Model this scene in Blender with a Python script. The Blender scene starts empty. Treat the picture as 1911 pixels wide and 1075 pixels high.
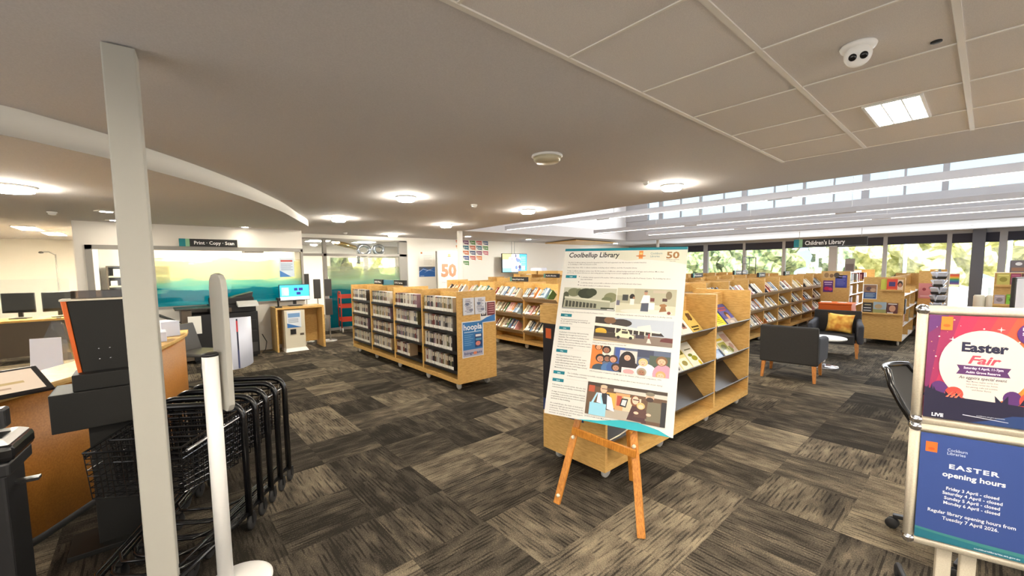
import bpy, bmesh, math, random
from mathutils import Matrix, Vector
rnd = random.Random(7)
SC = bpy.context.scene
COL = SC.collection
PI = math.pi

# ---------------------------------------------------------------- camera
cd = bpy.data.cameras.new('camera'); cam = bpy.data.objects.new('camera', cd); COL.objects.link(cam)
F_PX, CY, YAW, PITCH, ROLL = 775.5, 560.5, -.85245, -.0815, -.0116
cd.sensor_fit = 'HORIZONTAL'; cd.sensor_width = 36; cd.lens = F_PX / 1911 * 36
cd.shift_y = (CY - 537.5) / 1911; cd.clip_start = .02; cd.clip_end = 300
fw = Vector((math.sin(YAW) * math.cos(PITCH), math.cos(YAW) * math.cos(PITCH), math.sin(PITCH)))
r0 = Vector((math.cos(YAW), -math.sin(YAW), 0)); u0 = r0.cross(fw)
c_, s_ = math.cos(ROLL), math.sin(ROLL)
rt = c_ * r0 + s_ * u0; up = -s_ * r0 + c_ * u0
cam.matrix_world = Matrix(((rt.x, up.x, -fw.x, 0), (rt.y, up.y, -fw.y, 0), (rt.z, up.z, -fw.z, 1.6), (0, 0, 0, 1)))
SC.camera = cam

# ---------------------------------------------------------------- colour management, sky, sun, daylight
SC.view_settings.view_transform = 'Standard'
SC.view_settings.look = 'None'
SC.view_settings.gamma = 1
SC.view_settings.use_curve_mapping = False
SC.view_settings.exposure = 1.3
W = bpy.data.worlds.new('sky'); SC.world = W; W.use_nodes = True
W.node_tree.nodes['Background'].inputs[0].default_value = (.74, .88, 1, 1)
W.node_tree.nodes['Background'].inputs[1].default_value = .63

def light(name, kind, loc, energy, color=(1, 1, 1), size=None, size_y=None, rot=(0, 0, 0)):
    l = bpy.data.lights.new(name, kind); l.energy = energy; l.color = color
    if kind == 'AREA':
        l.size = size
        if size_y: l.shape = 'RECTANGLE'; l.size_y = size_y
    o = bpy.data.objects.new(name, l); o.location = loc; o.rotation_euler = rot; COL.objects.link(o); return o
sun = light('sun', 'SUN', (0, -20, 30), 10.0, (1, .95, .85), rot=(math.radians(50), 0, math.radians(10)))
sun.data.angle = .01
# two added fills from outside the view, then far-window and clerestory daylight
light('rear_fill', 'AREA', (-1.0, -4.3, 1.35), 46, (1, 1, 1), 6.0, 2.2, (math.radians(90), 0, 0))
light('side_fill', 'AREA', (4.2, 3, 1.35), 34, (1, 1, 1), 8.0, 2.2, (math.radians(90), 0, math.radians(90)))
light('window_daylight', 'AREA', (-2.5, 16.6, .95), 230, (.93, .97, 1), 12.0, 1.5, (math.radians(-90), 0, 0))
light('clerestory_daylight', 'AREA', (-2.0, 12.7, 3.65), 190, (.93, .97, 1), 11.0, 1.0, (math.radians(-78), 0, 0))

# ---------------------------------------------------------------- helpers
def S(r, g, b):
    f = lambda c: (c / 255 / 12.92) if c <= 10.3 else ((c / 255 + .055) / 1.055) ** 2.4
    return (f(r), f(g), f(b), 1)

MATS = {}
def mat(name, col=(200, 200, 200), rough=.5, metal=0, spec=.5, emit=None, es=0):
    if name in MATS: return MATS[name]
    m = bpy.data.materials.new(name); m.use_nodes = True; b = m.node_tree.nodes['Principled BSDF']
    b.inputs['Base Color'].default_value = S(*col); b.inputs['Roughness'].default_value = rough
    b.inputs['Metallic'].default_value = metal; b.inputs['Specular IOR Level'].default_value = spec
    if emit: b.inputs['Emission Color'].default_value = S(*emit); b.inputs['Emission Strength'].default_value = es
    MATS[name] = m; return m
def nodes(m): return m.node_tree.nodes, m.node_tree.links, m.node_tree.nodes['Principled BSDF']

def speckle(name, c0, c1, scale=60, rough=.6, stretch=(1, 1, 1), bump=0, detail=3, spec=.4):
    """two-tone noise material in object coordinates"""
    m = mat(name, c0, rough, spec=spec); N, L, b = nodes(m)
    tc = N.new('ShaderNodeTexCoord'); mp = N.new('ShaderNodeMapping'); mp.inputs['Scale'].default_value = stretch
    nz = N.new('ShaderNodeTexNoise'); nz.inputs['Scale'].default_value = scale; nz.inputs['Detail'].default_value = detail
    rp = N.new('ShaderNodeValToRGB'); rp.color_ramp.elements[0].position = .35; rp.color_ramp.elements[1].position = .65
    rp.color_ramp.elements[0].color = S(*c0); rp.color_ramp.elements[1].color = S(*c1)
    L.new(tc.outputs['Object'], mp.inputs['Vector']); L.new(mp.outputs[0], nz.inputs['Vector'])
    L.new(nz.outputs[0], rp.inputs[0]); L.new(rp.outputs[0], b.inputs['Base Color'])
    if bump:
        bp = N.new('ShaderNodeBump'); bp.inputs['Strength'].default_value = bump; bp.inputs['Distance'].default_value = .002
        L.new(nz.outputs[0], bp.inputs['Height']); L.new(bp.outputs[0], b.inputs['Normal'])
    return m

def obj_color(name, rough=.45):
    m = mat(name, rough=rough); N, L, b = nodes(m)
    oi = N.new('ShaderNodeObjectInfo'); L.new(oi.outputs['Color'], b.inputs['Base Color']); return m
def ink(name, rough=.5, emis=0):
    m = mat(name, rough=rough); N, L, b = nodes(m)
    a = N.new('ShaderNodeAttribute'); a.attribute_name = 'Col'
    L.new(a.outputs['Color'], b.inputs['Base Color'])
    if emis:
        L.new(a.outputs['Color'], b.inputs['Emission Color']); b.inputs['Emission Strength'].default_value = emis
    return m
def clear(name, tint=(255, 255, 255), gloss=.06):
    """thin clear sheet: see-through with a weak reflection"""
    m = bpy.data.materials.new(name); m.use_nodes = True; N, L = m.node_tree.nodes, m.node_tree.links
    N.remove(N['Principled BSDF']); t = N.new('ShaderNodeBsdfTransparent'); t.inputs[0].default_value = S(*tint)
    g = N.new('ShaderNodeBsdfGlossy'); g.inputs['Roughness'].default_value = .03
    x = N.new('ShaderNodeMixShader'); x.inputs[0].default_value = gloss
    L.new(t.outputs[0], x.inputs[1]); L.new(g.outputs[0], x.inputs[2]); L.new(x.outputs[0], N['Material Output'].inputs[0])
    MATS[name] = m; return m

def film_glass(name, z0, z1, stops):
    """glazing with a printed translucent film: colours by height, torn-paper edges from noise; clear above"""
    m = bpy.data.materials.new(name); m.use_nodes = True; N, L = m.node_tree.nodes, m.node_tree.links
    N.remove(N['Principled BSDF'])
    tc = N.new('ShaderNodeTexCoord'); sp = N.new('ShaderNodeSeparateXYZ'); L.new(tc.outputs['Object'], sp.inputs[0])
    mp = N.new('ShaderNodeMapping'); mp.inputs['Scale'].default_value = (1.7, 1.7, 13); L.new(tc.outputs['Object'], mp.inputs[0])
    nz = N.new('ShaderNodeTexNoise'); nz.inputs['Scale'].default_value = 1.3; nz.inputs['Detail'].default_value = 6; L.new(mp.outputs[0], nz.inputs['Vector'])
    a = N.new('ShaderNodeMath'); a.operation = 'MULTIPLY_ADD'; a.inputs[1].default_value = .30; L.new(nz.outputs[0], a.inputs[0]); L.new(sp.outputs['Z'], a.inputs[2])
    r = N.new('ShaderNodeMapRange'); r.inputs[1].default_value = z0 + .15; r.inputs[2].default_value = z1 + .15; L.new(a.outputs[0], r.inputs[0])
    rp = N.new('ShaderNodeValToRGB'); L.new(r.outputs[0], rp.inputs[0])
    e = rp.color_ramp.elements
    while len(e) > 1: e.remove(e[-1])
    e[0].position = stops[0][0]; e[0].color = S(*stops[0][1])[:3] + (stops[0][2],)
    for p, c, al in stops[1:]:
        k = e.new(p); k.color = S(*c)[:3] + (al,)
    t = N.new('ShaderNodeBsdfTransparent'); L.new(rp.outputs[0], t.inputs[0])
    d = N.new('ShaderNodeBsdfDiffuse'); L.new(rp.outputs[0], d.inputs[0])
    tr = N.new('ShaderNodeBsdfTranslucent'); L.new(rp.outputs[0], tr.inputs[0])
    ad = N.new('ShaderNodeMixShader'); ad.inputs[0].default_value = .5; L.new(d.outputs[0], ad.inputs[1]); L.new(tr.outputs[0], ad.inputs[2])
    x = N.new('ShaderNodeMixShader'); L.new(rp.outputs[1], x.inputs[0]); L.new(t.outputs[0], x.inputs[1]); L.new(ad.outputs[0], x.inputs[2])
    g = N.new('ShaderNodeBsdfGlossy'); g.inputs['Roughness'].default_value = .03
    y = N.new('ShaderNodeMixShader'); y.inputs[0].default_value = .05
    L.new(x.outputs[0], y.inputs[1]); L.new(g.outputs[0], y.inputs[2]); L.new(y.outputs[0], N['Material Output'].inputs[0])
    MATS[name] = m; return m

class MB:
    """collects shapes into one mesh"""
    def __init__(s): s.bm = bmesh.new(); s.M = Matrix.Identity(4); s.col = None
    def at(s, M): s.M = M; return s
    def vs(s, pts): return [s.bm.verts.new(s.M @ Vector(p)) for p in pts]
    def face(s, v, m=0, sm=False):
        try: f = s.bm.faces.new(v)
        except ValueError: return
        f.material_index = m; f.smooth = sm; return f
    def poly(s, pts, m=0): return s.face(s.vs(pts), m)
    def box(s, x0, y0, z0, x1, y1, z1, m=0):
        v = s.vs([(x, y, z) for z in (z0, z1) for y in (y0, y1) for x in (x0, x1)])
        for q in ((0, 2, 3, 1), (4, 5, 7, 6), (0, 1, 5, 4), (2, 6, 7, 3), (0, 4, 6, 2), (1, 3, 7, 5)): s.face([v[i] for i in q], m)
        return s
    def hexa(s, b, t, m=0):
        """bottom quad b (ccw seen from above) to top quad t"""
        B, T = s.vs(b), s.vs(t); s.face(B[::-1], m); s.face(T, m)
        for i in range(4): j = (i + 1) % 4; s.face([B[i], B[j], T[j], T[i]], m)
        return s
    def prism(s, pts, vec, m=0, sm=False):
        a = s.vs(pts); b = s.vs([Vector(p) + Vector(vec) for p in pts]); s.face(a[::-1], m); s.face(b, m)
        n = len(pts)
        for i in range(n): j = (i + 1) % n; s.face([a[i], a[j], b[j], b[i]], m, sm)
        return s
    def tube(s, pts, r, n=8, m=0, closed=False):
        pts = [Vector(p) for p in pts]; k = len(pts); rings = []; prev = None
        for i, p in enumerate(pts):
            if closed: d = pts[(i + 1) % k] - pts[i - 1]
            else: d = pts[min(i + 1, k - 1)] - pts[max(i - 1, 0)]
            d.normalize()
            if prev is None:
                h = Vector((0, 0, 1)) if abs(d.z) < .9 else Vector((1, 0, 0)); a = d.cross(h).normalized()
            else:
                a = (prev - d * prev.dot(d)).normalized()
            prev = a; b = d.cross(a)
            rr = r[i] if isinstance(r, (list, tuple)) else r
            rings.append(s.vs([p + (a * math.cos(2 * PI * j / n) + b * math.sin(2 * PI * j / n)) * rr for j in range(n)]))
        for i in range(k if closed else k - 1):
            A, B = rings[i], rings[(i + 1) % k]
            for j in range(n): s.face([A[j], A[(j + 1) % n], B[(j + 1) % n], B[j]], m, n > 5)
        if not closed: s.face(rings[0][::-1], m); s.face(rings[-1], m)
        return s
    def lathe(s, prof, n=24, c=(0, 0, 0), m=0, axis='z', flat=False):
        rings = []
        for r, z in prof:
            ps = []
            for j in range(n):
                a = 2 * PI * j / n; q = (r * math.cos(a), r * math.sin(a), z)
                if axis == 'x': q = (q[2], q[0], q[1])
                if axis == 'y': q = (q[0], q[2], -q[1]) if False else (q[1], q[2], q[0])
                ps.append((c[0] + q[0], c[1] + q[1], c[2] + q[2]))
            rings.append(s.vs(ps))
        for A, B in zip(rings, rings[1:]):
            for j in range(n): s.face([A[j], A[(j + 1) % n], B[(j + 1) % n], B[j]], m, not flat)
        if prof[0][0] > 1e-6: s.face(rings[0][::-1], m)
        if prof[-1][0] > 1e-6: s.face(rings[-1], m)
        return s
    def build(s, name, ms, parent=None, bevel=0, seg=2, loc=None, rz=0):
        me = bpy.data.meshes.new(name); s.bm.normal_update()
        bmesh.ops.remove_doubles(s.bm, verts=s.bm.verts, dist=1e-6)
        s.bm.to_mesh(me); s.bm.free()
        for m in (ms if isinstance(ms, (list, tuple)) else [ms]): me.materials.append(MATS[m] if isinstance(m, str) else m)
        o = bpy.data.objects.new(name, me); COL.objects.link(o)
        if parent: o.parent = parent
        if loc is not None: o.location = loc
        o.rotation_euler = (0, 0, rz)
        if bevel:
            b = o.modifiers.new('bevel', 'BEVEL'); b.width = bevel; b.segments = seg; b.limit_method = 'ANGLE'; b.harden_normals = False
        return o

def tag(o, label=None, cat=None, group=None, kind=None):
    if label: o['label'] = label
    if cat: o['category'] = cat
    if group: o['group'] = group
    if kind: o['kind'] = kind
    return o
def thing(name, label, cat, loc=(0, 0, 0), rz=0, group=None):
    o = bpy.data.objects.new(name, None); o.empty_display_size = .1; COL.objects.link(o)
    o.location = loc; o.rotation_euler = (0, 0, rz)
    return tag(o, label, cat, group)
def struct(o): o['kind'] = 'structure'; return o
def kids(o): return [c for c in o.children]
CH = {}
def dup(root, loc=None, rz=None, label=None, group=None, ch=None):
    """copy a thing with its parts and sub-parts"""
    c = root.copy(); COL.objects.link(c)
    if loc is not None: c.location = loc
    if rz is not None: c.rotation_euler = (0, 0, rz)
    if label: c['label'] = label
    if group: c['group'] = group
    for p in list(root.children):
        q = p.copy(); COL.objects.link(q); q.parent = c
        for g in list(p.children):
            h = g.copy(); COL.objects.link(h); h.parent = q
    return c
ORD = ['first', 'second', 'third', 'fourth', 'fifth', 'sixth', 'seventh', 'eighth', 'ninth', 'tenth', 'eleventh', 'twelfth', 'thirteenth', 'fourteenth', 'fifteenth', 'sixteenth', 'seventeenth', 'eighteenth', 'nineteenth', 'twentieth', 'twenty-first', 'twenty-second', 'twenty-third', 'twenty-fourth', 'twenty-fifth']

# ---- lettering
_TX = {}
def text_geo(s, bold=0.0, shear=0.0, spacing=1.0):
    k = (s, bold, shear, spacing)
    if k not in _TX:
        cu = bpy.data.curves.new('t', 'FONT'); cu.body = s; cu.size = 1; cu.resolution_u = 2 if len(s) < 40 else 1
        cu.offset = bold; cu.shear = shear; cu.space_character = spacing
        o = bpy.data.objects.new('t', cu); COL.objects.link(o)
        dg = bpy.context.evaluated_depsgraph_get(); me = bpy.data.meshes.new_from_object(o.evaluated_get(dg))
        vs = [(v.co.x, v.co.y) for v in me.vertices]; fs = [list(p.vertices) for p in me.polygons]
        bpy.data.objects.remove(o); bpy.data.curves.remove(cu); bpy.data.meshes.remove(me)
        _TX[k] = (vs, fs)
    return _TX[k]

class Sheet:
    """printed sheet in the local XZ plane, facing -Y; x to the right, z up, origin bottom-left"""
    def __init__(s, w, h, col=(255, 255, 255), t=.003, step=.0002, rcol=None):
        s.w, s.h, s.t, s.step = w, h, t, step; s.bm = bmesh.new(); s.cl = s.bm.loops.layers.float_color.new('Col'); s.k = 0
        c = S(*col)
        v = [s.bm.verts.new(p) for p in [(x, y, z) for z in (0, h) for y in (0, t) for x in (0, w)]]
        for q in ((0, 2, 3, 1), (4, 5, 7, 6), (0, 1, 5, 4), (2, 6, 7, 3), (0, 4, 6, 2), (1, 3, 7, 5)): s._f([v[i] for i in q], c)
    def _f(s, v, c):
        try: f = s.bm.faces.new(v)
        except ValueError: return
        for l in f.loops: l[s.cl] = c
    def poly(s, pts, col, up=True):
        if up: s.k += 1
        s._f([s.bm.verts.new((x, -s.step * s.k, z)) for x, z in pts], S(*col)); return s
    def rect(s, x0, z0, x1, z1, col, up=True): return s.poly([(x0, z0), (x1, z0), (x1, z1), (x0, z1)], col, up)
    def ell(s, x, z, rx, rz, col, n=20, a0=0, a1=2 * PI, up=True):
        return s.poly([(x + rx * math.cos(a0 + (a1 - a0) * i / n), z + rz * math.sin(a0 + (a1 - a0) * i / n)) for i in range(n if a1 - a0 > 6.2 else n + 1)], col, up)
    def text(s, t, x, z, size, col, align='l', bold=0, shear=0, spacing=1, width=None):
        vs, fs = text_geo(t, bold, shear, spacing)
        if not vs: return s
        x0 = min(v[0] for v in vs); x1 = max(v[0] for v in vs); sx = size
        if width: sx = width / (x1 - x0)
        off = {'l': x0, 'c': (x0 + x1) / 2, 'r': x1}[align]
        s.k += 1; c = S(*col)
        V = [s.bm.verts.new((x + (a - off) * sx, -s.step * s.k, z + b * size)) for a, b in vs]
        for f in fs: s._f([V[i] for i in f], c)
        return s
    def build(s, name, parent=None, loc=(0, 0, 0), rz=0, m='print', M=None):
        me = bpy.data.meshes.new(name); s.bm.normal_update(); s.bm.to_mesh(me); s.bm.free(); me.materials.append(MATS[m])
        o = bpy.data.objects.new(name, me); COL.objects.link(o)
        if parent: o.parent = parent
        o.location = loc; o.rotation_euler = (0, 0, rz)
        if M is not None: o.matrix_local = M
        return o

R90 = PI / 2

# ---------------------------------------------------------------- materials
ink('print'); ink('print_gloss', .25); ink('screen_image', .3, .55); obj_color('cover'); 
speckle('ply', (202, 158, 90), (220, 180, 110), 18, .45, (1, 1, 5))
speckle('ply_edge', (204, 164, 104), (218, 182, 124), 30, .5)
speckle('easel_wood', (170, 106, 34), (200, 134, 52), 22, .4, (6, 6, 1))
speckle('leg_wood', (176, 112, 52), (200, 136, 70), 20, .45, (6, 6, 1))
speckle('desk_front', (164, 104, 38), (182, 120, 48), 90, .5)
speckle('ceiling_paint', (198, 194, 193), (206, 202, 201), 140, .9, bump=.1)
speckle('tile_paint', (212, 207, 204), (224, 219, 215), 260, .95, bump=.2)
mat('tee_bar', (226, 221, 212), .5)
mat('wall_paint', (236, 231, 222), .8)
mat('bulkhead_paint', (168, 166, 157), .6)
mat('fascia_paint', (226, 224, 216), .8)
mat('void_white', (244, 244, 246), .8)
mat('beam_grey', (178, 177, 180), .75)
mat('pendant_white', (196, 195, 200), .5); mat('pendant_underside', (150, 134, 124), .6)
mat('aluminium', (176, 172, 166), .38, .6)
mat('frame_grey', (150, 146, 140), .5, .1)
speckle('satin_frame', (196, 186, 166), (206, 197, 178), 200, .4)
mat('chrome', (215, 215, 220), .18, 1)
mat('black_plastic', (26, 26, 28), .42)
mat('black_gloss', (16, 16, 18), .22)
mat('black_matt', (30, 29, 28), .7)
speckle('black_box', (24, 23, 21), (30, 29, 26), 300, .6)
mat('black_tube', (18, 18, 20), .25, .0, .6)
mat('dark_grey', (62, 60, 58), .5)
mat('brown_grey', (92, 80, 66), .45)
mat('mid_grey', (128, 126, 122), .55)
mat('light_grey', (196, 195, 190), .5)
mat('white_plastic', (232, 231, 228), .4)
mat('cool_white', (214, 218, 232), .4)
mat('cream', (220, 212, 190), .6)
mat('orange', (226, 104, 28), .45)
mat('red_metal', (190, 60, 36), .4)
mat('shelf_metal', (58, 54, 52), .35, .3); mat('shelf_tan', (176, 152, 116), .45)
mat('rubber', (34, 33, 33), .7)
mat('caster_grey', (188, 186, 182), .5)
mat('paper', (238, 236, 228), .7)
mat('page_edge', (226, 216, 196), .8)
mat('blind', (52, 52, 66), .8)
mat('mullion', (164, 164, 168), .5, .2)
mat('mullion_dark', (92, 94, 104), .5, .2)
speckle('charcoal_fabric', (44, 43, 42), (56, 54, 53), 320, .9, bump=.3)
speckle('blue_grey_fabric', (54, 55, 62), (66, 68, 76), 300, .9, bump=.3)
speckle('cushion_print', (222, 142, 56), (255, 212, 104), 11, .85, detail=1)
mat('gold_foil', (232, 196, 120), .12, 1)
mat('silver_foil', (210, 212, 216), .1, 1)
mat('lamp_warm', (255, 244, 214), .4, emit=(255, 247, 230), es=105)
mat('lamp_white', (255, 250, 240), .4, emit=(255, 243, 224), es=40)
mat('lamp_strip', (255, 250, 244), .4, emit=(255, 246, 236), es=2.2)
mat('lamp_bright', (255, 250, 240), .4, emit=(250, 250, 240), es=250); mat('lamp_office', (255, 250, 240), .4, emit=(255, 240, 210), es=75)
mat('lamp_off', (196, 188, 160), .3)
clear('clear_glass', (246, 250, 252), .05)
clear('acrylic', (235, 238, 240), .16)
clear('brown_acrylic', (150, 132, 110), .06)
film_glass('print_room_film', .95, 1.98, [(0, (90, 176, 186), .55), (.10, (0, 138, 156), .74), (.28, (24, 148, 162), .72), (.31, (126, 192, 188), .5), (.42, (168, 206, 190), .45), (.46, (214, 220, 186), .4), (.62, (232, 230, 190), .36), (.78, (244, 238, 200), .32), (.82, (255, 253, 246), .03)])
film_glass('store_room_film', .1, 1.95, [(0, (0, 112, 126), .86), (.50, (10, 124, 138), .84), (.53, (110, 172, 164), .55), (.62, (176, 204, 186), .42), (.8, (212, 218, 200), .25), (.84, (246, 249, 248), .04)])

def carpet():
    m = mat('carpet', rough=.95, spec=.1); N, L, b = nodes(m)
    tc = N.new('ShaderNodeTexCoord')
    def vm(op, a, bv=None):
        n = N.new('ShaderNodeVectorMath'); n.operation = op; L.new(a, n.inputs[0])
        if bv is not None: n.inputs[1].default_value = bv
        return n.outputs[0]
    def ma(op, a, c=None, d=None):
        n = N.new('ShaderNodeMath'); n.operation = op
        for i, v in enumerate((a, c, d)):
            if v is None: continue
            if isinstance(v, (int, float)): n.inputs[i].default_value = v
            else: L.new(v, n.inputs[i])
        return n.outputs[0]
    cell = vm('FLOOR', vm('MULTIPLY', tc.outputs['Object'], (2, 2, 0)))
    wn = N.new('ShaderNodeTexWhiteNoise'); wn.noise_dimensions = '3D'; L.new(cell, wn.inputs['Vector'])
    sc = N.new('ShaderNodeSeparateColor'); L.new(wn.outputs['Color'], sc.inputs[0])
    par = ma('GREATER_THAN', sc.outputs[0], .5)
    sx = N.new('ShaderNodeSeparateXYZ'); L.new(tc.outputs['Object'], sx.inputs[0])
    def mix(a, c): 
        n = N.new('ShaderNodeMix'); n.data_type = 'FLOAT'; L.new(par, n.inputs[0]); L.new(a, n.inputs[2]); L.new(c, n.inputs[3]); return n.outputs[0]
    u = mix(sx.outputs[0], sx.outputs[1]); v = mix(sx.outputs[1], sx.outputs[0])
    def streak(fu, fv, seed, det):
        cb = N.new('ShaderNodeCombineXYZ'); L.new(ma('MULTIPLY', u, fu), cb.inputs[0]); L.new(ma('MULTIPLY', v, fv), cb.inputs[1])
        L.new(ma('MULTIPLY_ADD', sc.outputs[1], 37.0, seed), cb.inputs[2])
        n = N.new('ShaderNodeTexNoise'); n.inputs['Scale'].default_value = 1; n.inputs['Detail'].default_value = det; n.inputs['Roughness'].default_value = .6
        L.new(cb.outputs[0], n.inputs['Vector']); return n.outputs[0]
    a = streak(7, 46, 0, 1); c = streak(3.2, 9, 9, 2)
    nf = N.new('ShaderNodeTexNoise'); nf.inputs['Scale'].default_value = 130; nf.inputs['Detail'].default_value = 1; L.new(tc.outputs['Object'], nf.inputs['Vector'])
    rib = ma('SINE', ma('MULTIPLY', v, 2 * PI / .0245)); rib = ma('MULTIPLY', ma('GREATER_THAN', rib, .1), ma('SMOOTH_MIN', ma('MULTIPLY', ma('MAXIMUM', ma('SUBTRACT', a, .46), 0.0), 5.0), .8, .1))
    w = ma('MULTIPLY_ADD', c, .42, ma('MULTIPLY', nf.outputs[0], .24))
    w = ma('SUBTRACT', w, ma('MULTIPLY', rib, .15))
    t = ma('MULTIPLY_ADD', sc.outputs[2], .20, ma('ADD', w, .035))
    rp = N.new('ShaderNodeValToRGB'); L.new(t, rp.inputs[0]); e = rp.color_ramp.elements
    e[0].position = .34; e[0].color = S(42, 38, 33); e[1].position = .76; e[1].color = S(172, 157, 131)
    k = e.new(.47); k.color = S(80, 73, 63); k = e.new(.59); k.color = S(124, 113, 95)
    L.new(rp.outputs[0], b.inputs['Base Color'])
    bp = N.new('ShaderNodeBump'); bp.inputs['Strength'].default_value = .5; bp.inputs['Distance'].default_value = .004
    nz = N.new('ShaderNodeTexNoise'); nz.inputs['Scale'].default_value = 220; L.new(tc.outputs['Object'], nz.inputs['Vector'])
    L.new(nz.outputs[0], bp.inputs['Height']); L.new(bp.outputs[0], b.inputs['Normal'])
carpet()

# ================================================================ THE ROOM
XL, XR, YB, YF = -11.1, 4.4, -4.5, 17.0        # left wall, right wall, back wall, far window wall
XO = -15.2                                      # office back wall
def CZ(x): return 2.56 if x > -4 else 2.56 - .10 * (-4 - x) / 7.1

struct(MB().box(XO - .2, YB - .2, -.1, XR + .2, YF + .1, 0).build('floor', 'carpet'))

# main ceiling: left of the void, and everything this side of it
b = MB()
VX, VY0, VY1 = -8.62, 5.98, 13.0
def slab(x0, y0, x1, y1, m=0):
    xs = [x0] + [x for x in (-4.0,) if x0 < x < x1] + [x1]
    for a, c in zip(xs, xs[1:]):
        za, zc = CZ(a), CZ(c)
        b.hexa([(a, y0, za), (c, y0, zc), (c, y1, zc), (a, y1, za)], [(a, y0, 2.8), (c, y0, 2.8), (c, y1, 2.8), (a, y1, 2.8)], m)
slab(-15.2, YB, XR, VY0)
slab(-15.2, VY0, VX, YF)
struct(b.build('ceiling', 'ceiling_paint'))
struct(MB().box(VX, VY1 + .12, 2.45, XR, YF, 2.7).build('ceiling_2', 'beam_grey'))
# raised roof over the void
struct(MB().box(VX, VY0, 2.8, XR, VY0 + .1, 4.4).build('wall_void_near', 'void_white'))
struct(MB().box(VX - .1, VY0, 2.8, VX, VY1 + .12, 4.4).build('wall_void_left', 'void_white'))
struct(MB().box(VX - .1, VY0, 4.4, XR, VY1 + .2, 4.5).build('ceiling_3', 'void_white'))
# clerestory: beam, pier and glazing
struct(MB().box(VX, VY1, 2.45, XR, VY1 + .12, 3.12).build('wall_clerestory_beam', 'beam_grey', bevel=.02))
struct(MB().box(VX, VY1 - .02, 3.12, -7.78, VY1 + .12, 4.4).build('wall_clerestory_pier', 'beam_grey'))
w = MB()
for x, hw in ((-7.31, .06), (-6.62, .015), (-5.98, .035), (-5.29, .015), (-4.72, .07), (-3.96, .015), (-3.27, .03), (-2.64, .015), (-2.03, .07), (-1.34, .02), (-.7, .05), (.41, .03), (1.1, .07), (1.8, .02), (2.5, .05), (3.2, .02)):
    w.box(x - hw, VY1 + .02, 3.12, x + hw, VY1 + .1, 4.4)
win = struct(w.build('window_1', 'mullion'))
struct(MB().box(-7.78, VY1 + .05, 3.12, XR, VY1 + .06, 4.4).build('pane', 'clear_glass', win))

# far window wall
w = MB().box(XL, YF, 0, XR, YF + .12, .08).box(XL, YF, 2.36, XR, YF + .12, 2.5)
w.box(XL, YF, 0, -9.35, YF + .12, 2.4)
for x, hw in ((-9.3, .05), (-7.53, .09), (-6.09, .05), (-4.79, .05), (-3.38, .11), (-2.10, .05), (-.75, .05), (.23, .07), (1.5, .05), (2.8, .07), (4.1, .05)):
    w.box(x - hw, YF - .03, 0, x + hw, YF + .1, 2.4)
win = struct(w.build('window_2', 'mullion'))
struct(MB().box(-9.35, YF + .05, .08, XR, YF + .06, 2.36).build('pane', 'clear_glass', win))
w = MB().box(-.32, YF - .2, 0, -.08, YF - .04, 2.45)
struct(w.build('trim_1', 'mullion_dark'))
bx = [(-9.25, -7.62), (-7.44, -6.14), (-6.04, -4.84), (-4.74, -3.49), (-3.27, -2.15), (-2.05, -.8), (-.7, .16), (.30, 1.45), (1.55, 2.73), (2.87, 4.05)]
for i, (a, c) in enumerate(bx):
    o = MB().box(a, YF - .04, 2.12 + (.02 if i % 2 else 0), c, YF - .03, 2.36).box(a, YF - .06, 2.10 + (.02 if i % 2 else 0), c, YF - .03, 2.125 + (.02 if i % 2 else 0))
    o = o.build('roller_blind', 'blind')
    tag(o, 'dark roller blind rolled to the top of the %s window bay from the left wall' % ORD[i], 'blind', 'roller blinds on the far windows')
# left walls, back and right walls
struct(MB().box(XL - .15, 5.66, 0, XL, YF, 2.6).build('wall_left', 'wall_paint'))
struct(MB().box(XO - .15, YB, 0, XO, -.8, 2.6).build('wall_office', 'wall_paint'))
struct(MB().box(XO, YB - .15, 0, XR, YB, 2.6).build('wall_back', 'wall_paint'))
struct(MB().box(XR, YB, 0, XR + .15, YF, 4.5).build('wall_right', 'wall_paint'))
# print room: bulkhead, dado, glazing, side walls
PX = -9.4
b = MB().box(PX - .12, -.72, 2.0, PX, 2.45, 2.6).box(PX - .12, -.66, 0, PX, 2.45, .95)
struct(b.build('wall_print_room', 'wall_paint'))
struct(MB().box(XO, -.84, 0, PX, -.72, 2.6).build('wall_print_room_left', 'wall_paint'))
struct(MB().box(XL - .0, 2.33, 0, PX - .12, 2.45, 2.6).build('wall_print_room_right', 'wall_paint'))
struct(MB().box(-12.1, -.72, 0, -12.0, 2.33, 2.6).build('wall_print_room_back', 'wall_paint'))
b = MB().box(PX - .06, -.72, .0, PX + .03, -.64, 2.02).box(PX - .06, -.72, 1.95, PX + .03, 2.45, 2.02).box(PX - .06, -.66, .93, PX + .02, 2.45, .97).box(PX - .06, 2.41, .95, PX + .03, 2.45, 2.0)
w3 = struct(b.build('window_3', 'frame_grey'))
struct(MB().box(PX - .02, -.26, .97, PX - .012, 2.41, 1.95).build('pane', 'print_room_film', w3)); struct(MB().box(PX - .02, -.64, .97, PX - .012, -.29, 1.95).build('pane', 'clear_glass', w3)); struct(MB().box(PX - .05, -.29, .97, PX + .02, -.26, 1.95).build('mullion', 'frame_grey', w3))
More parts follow.
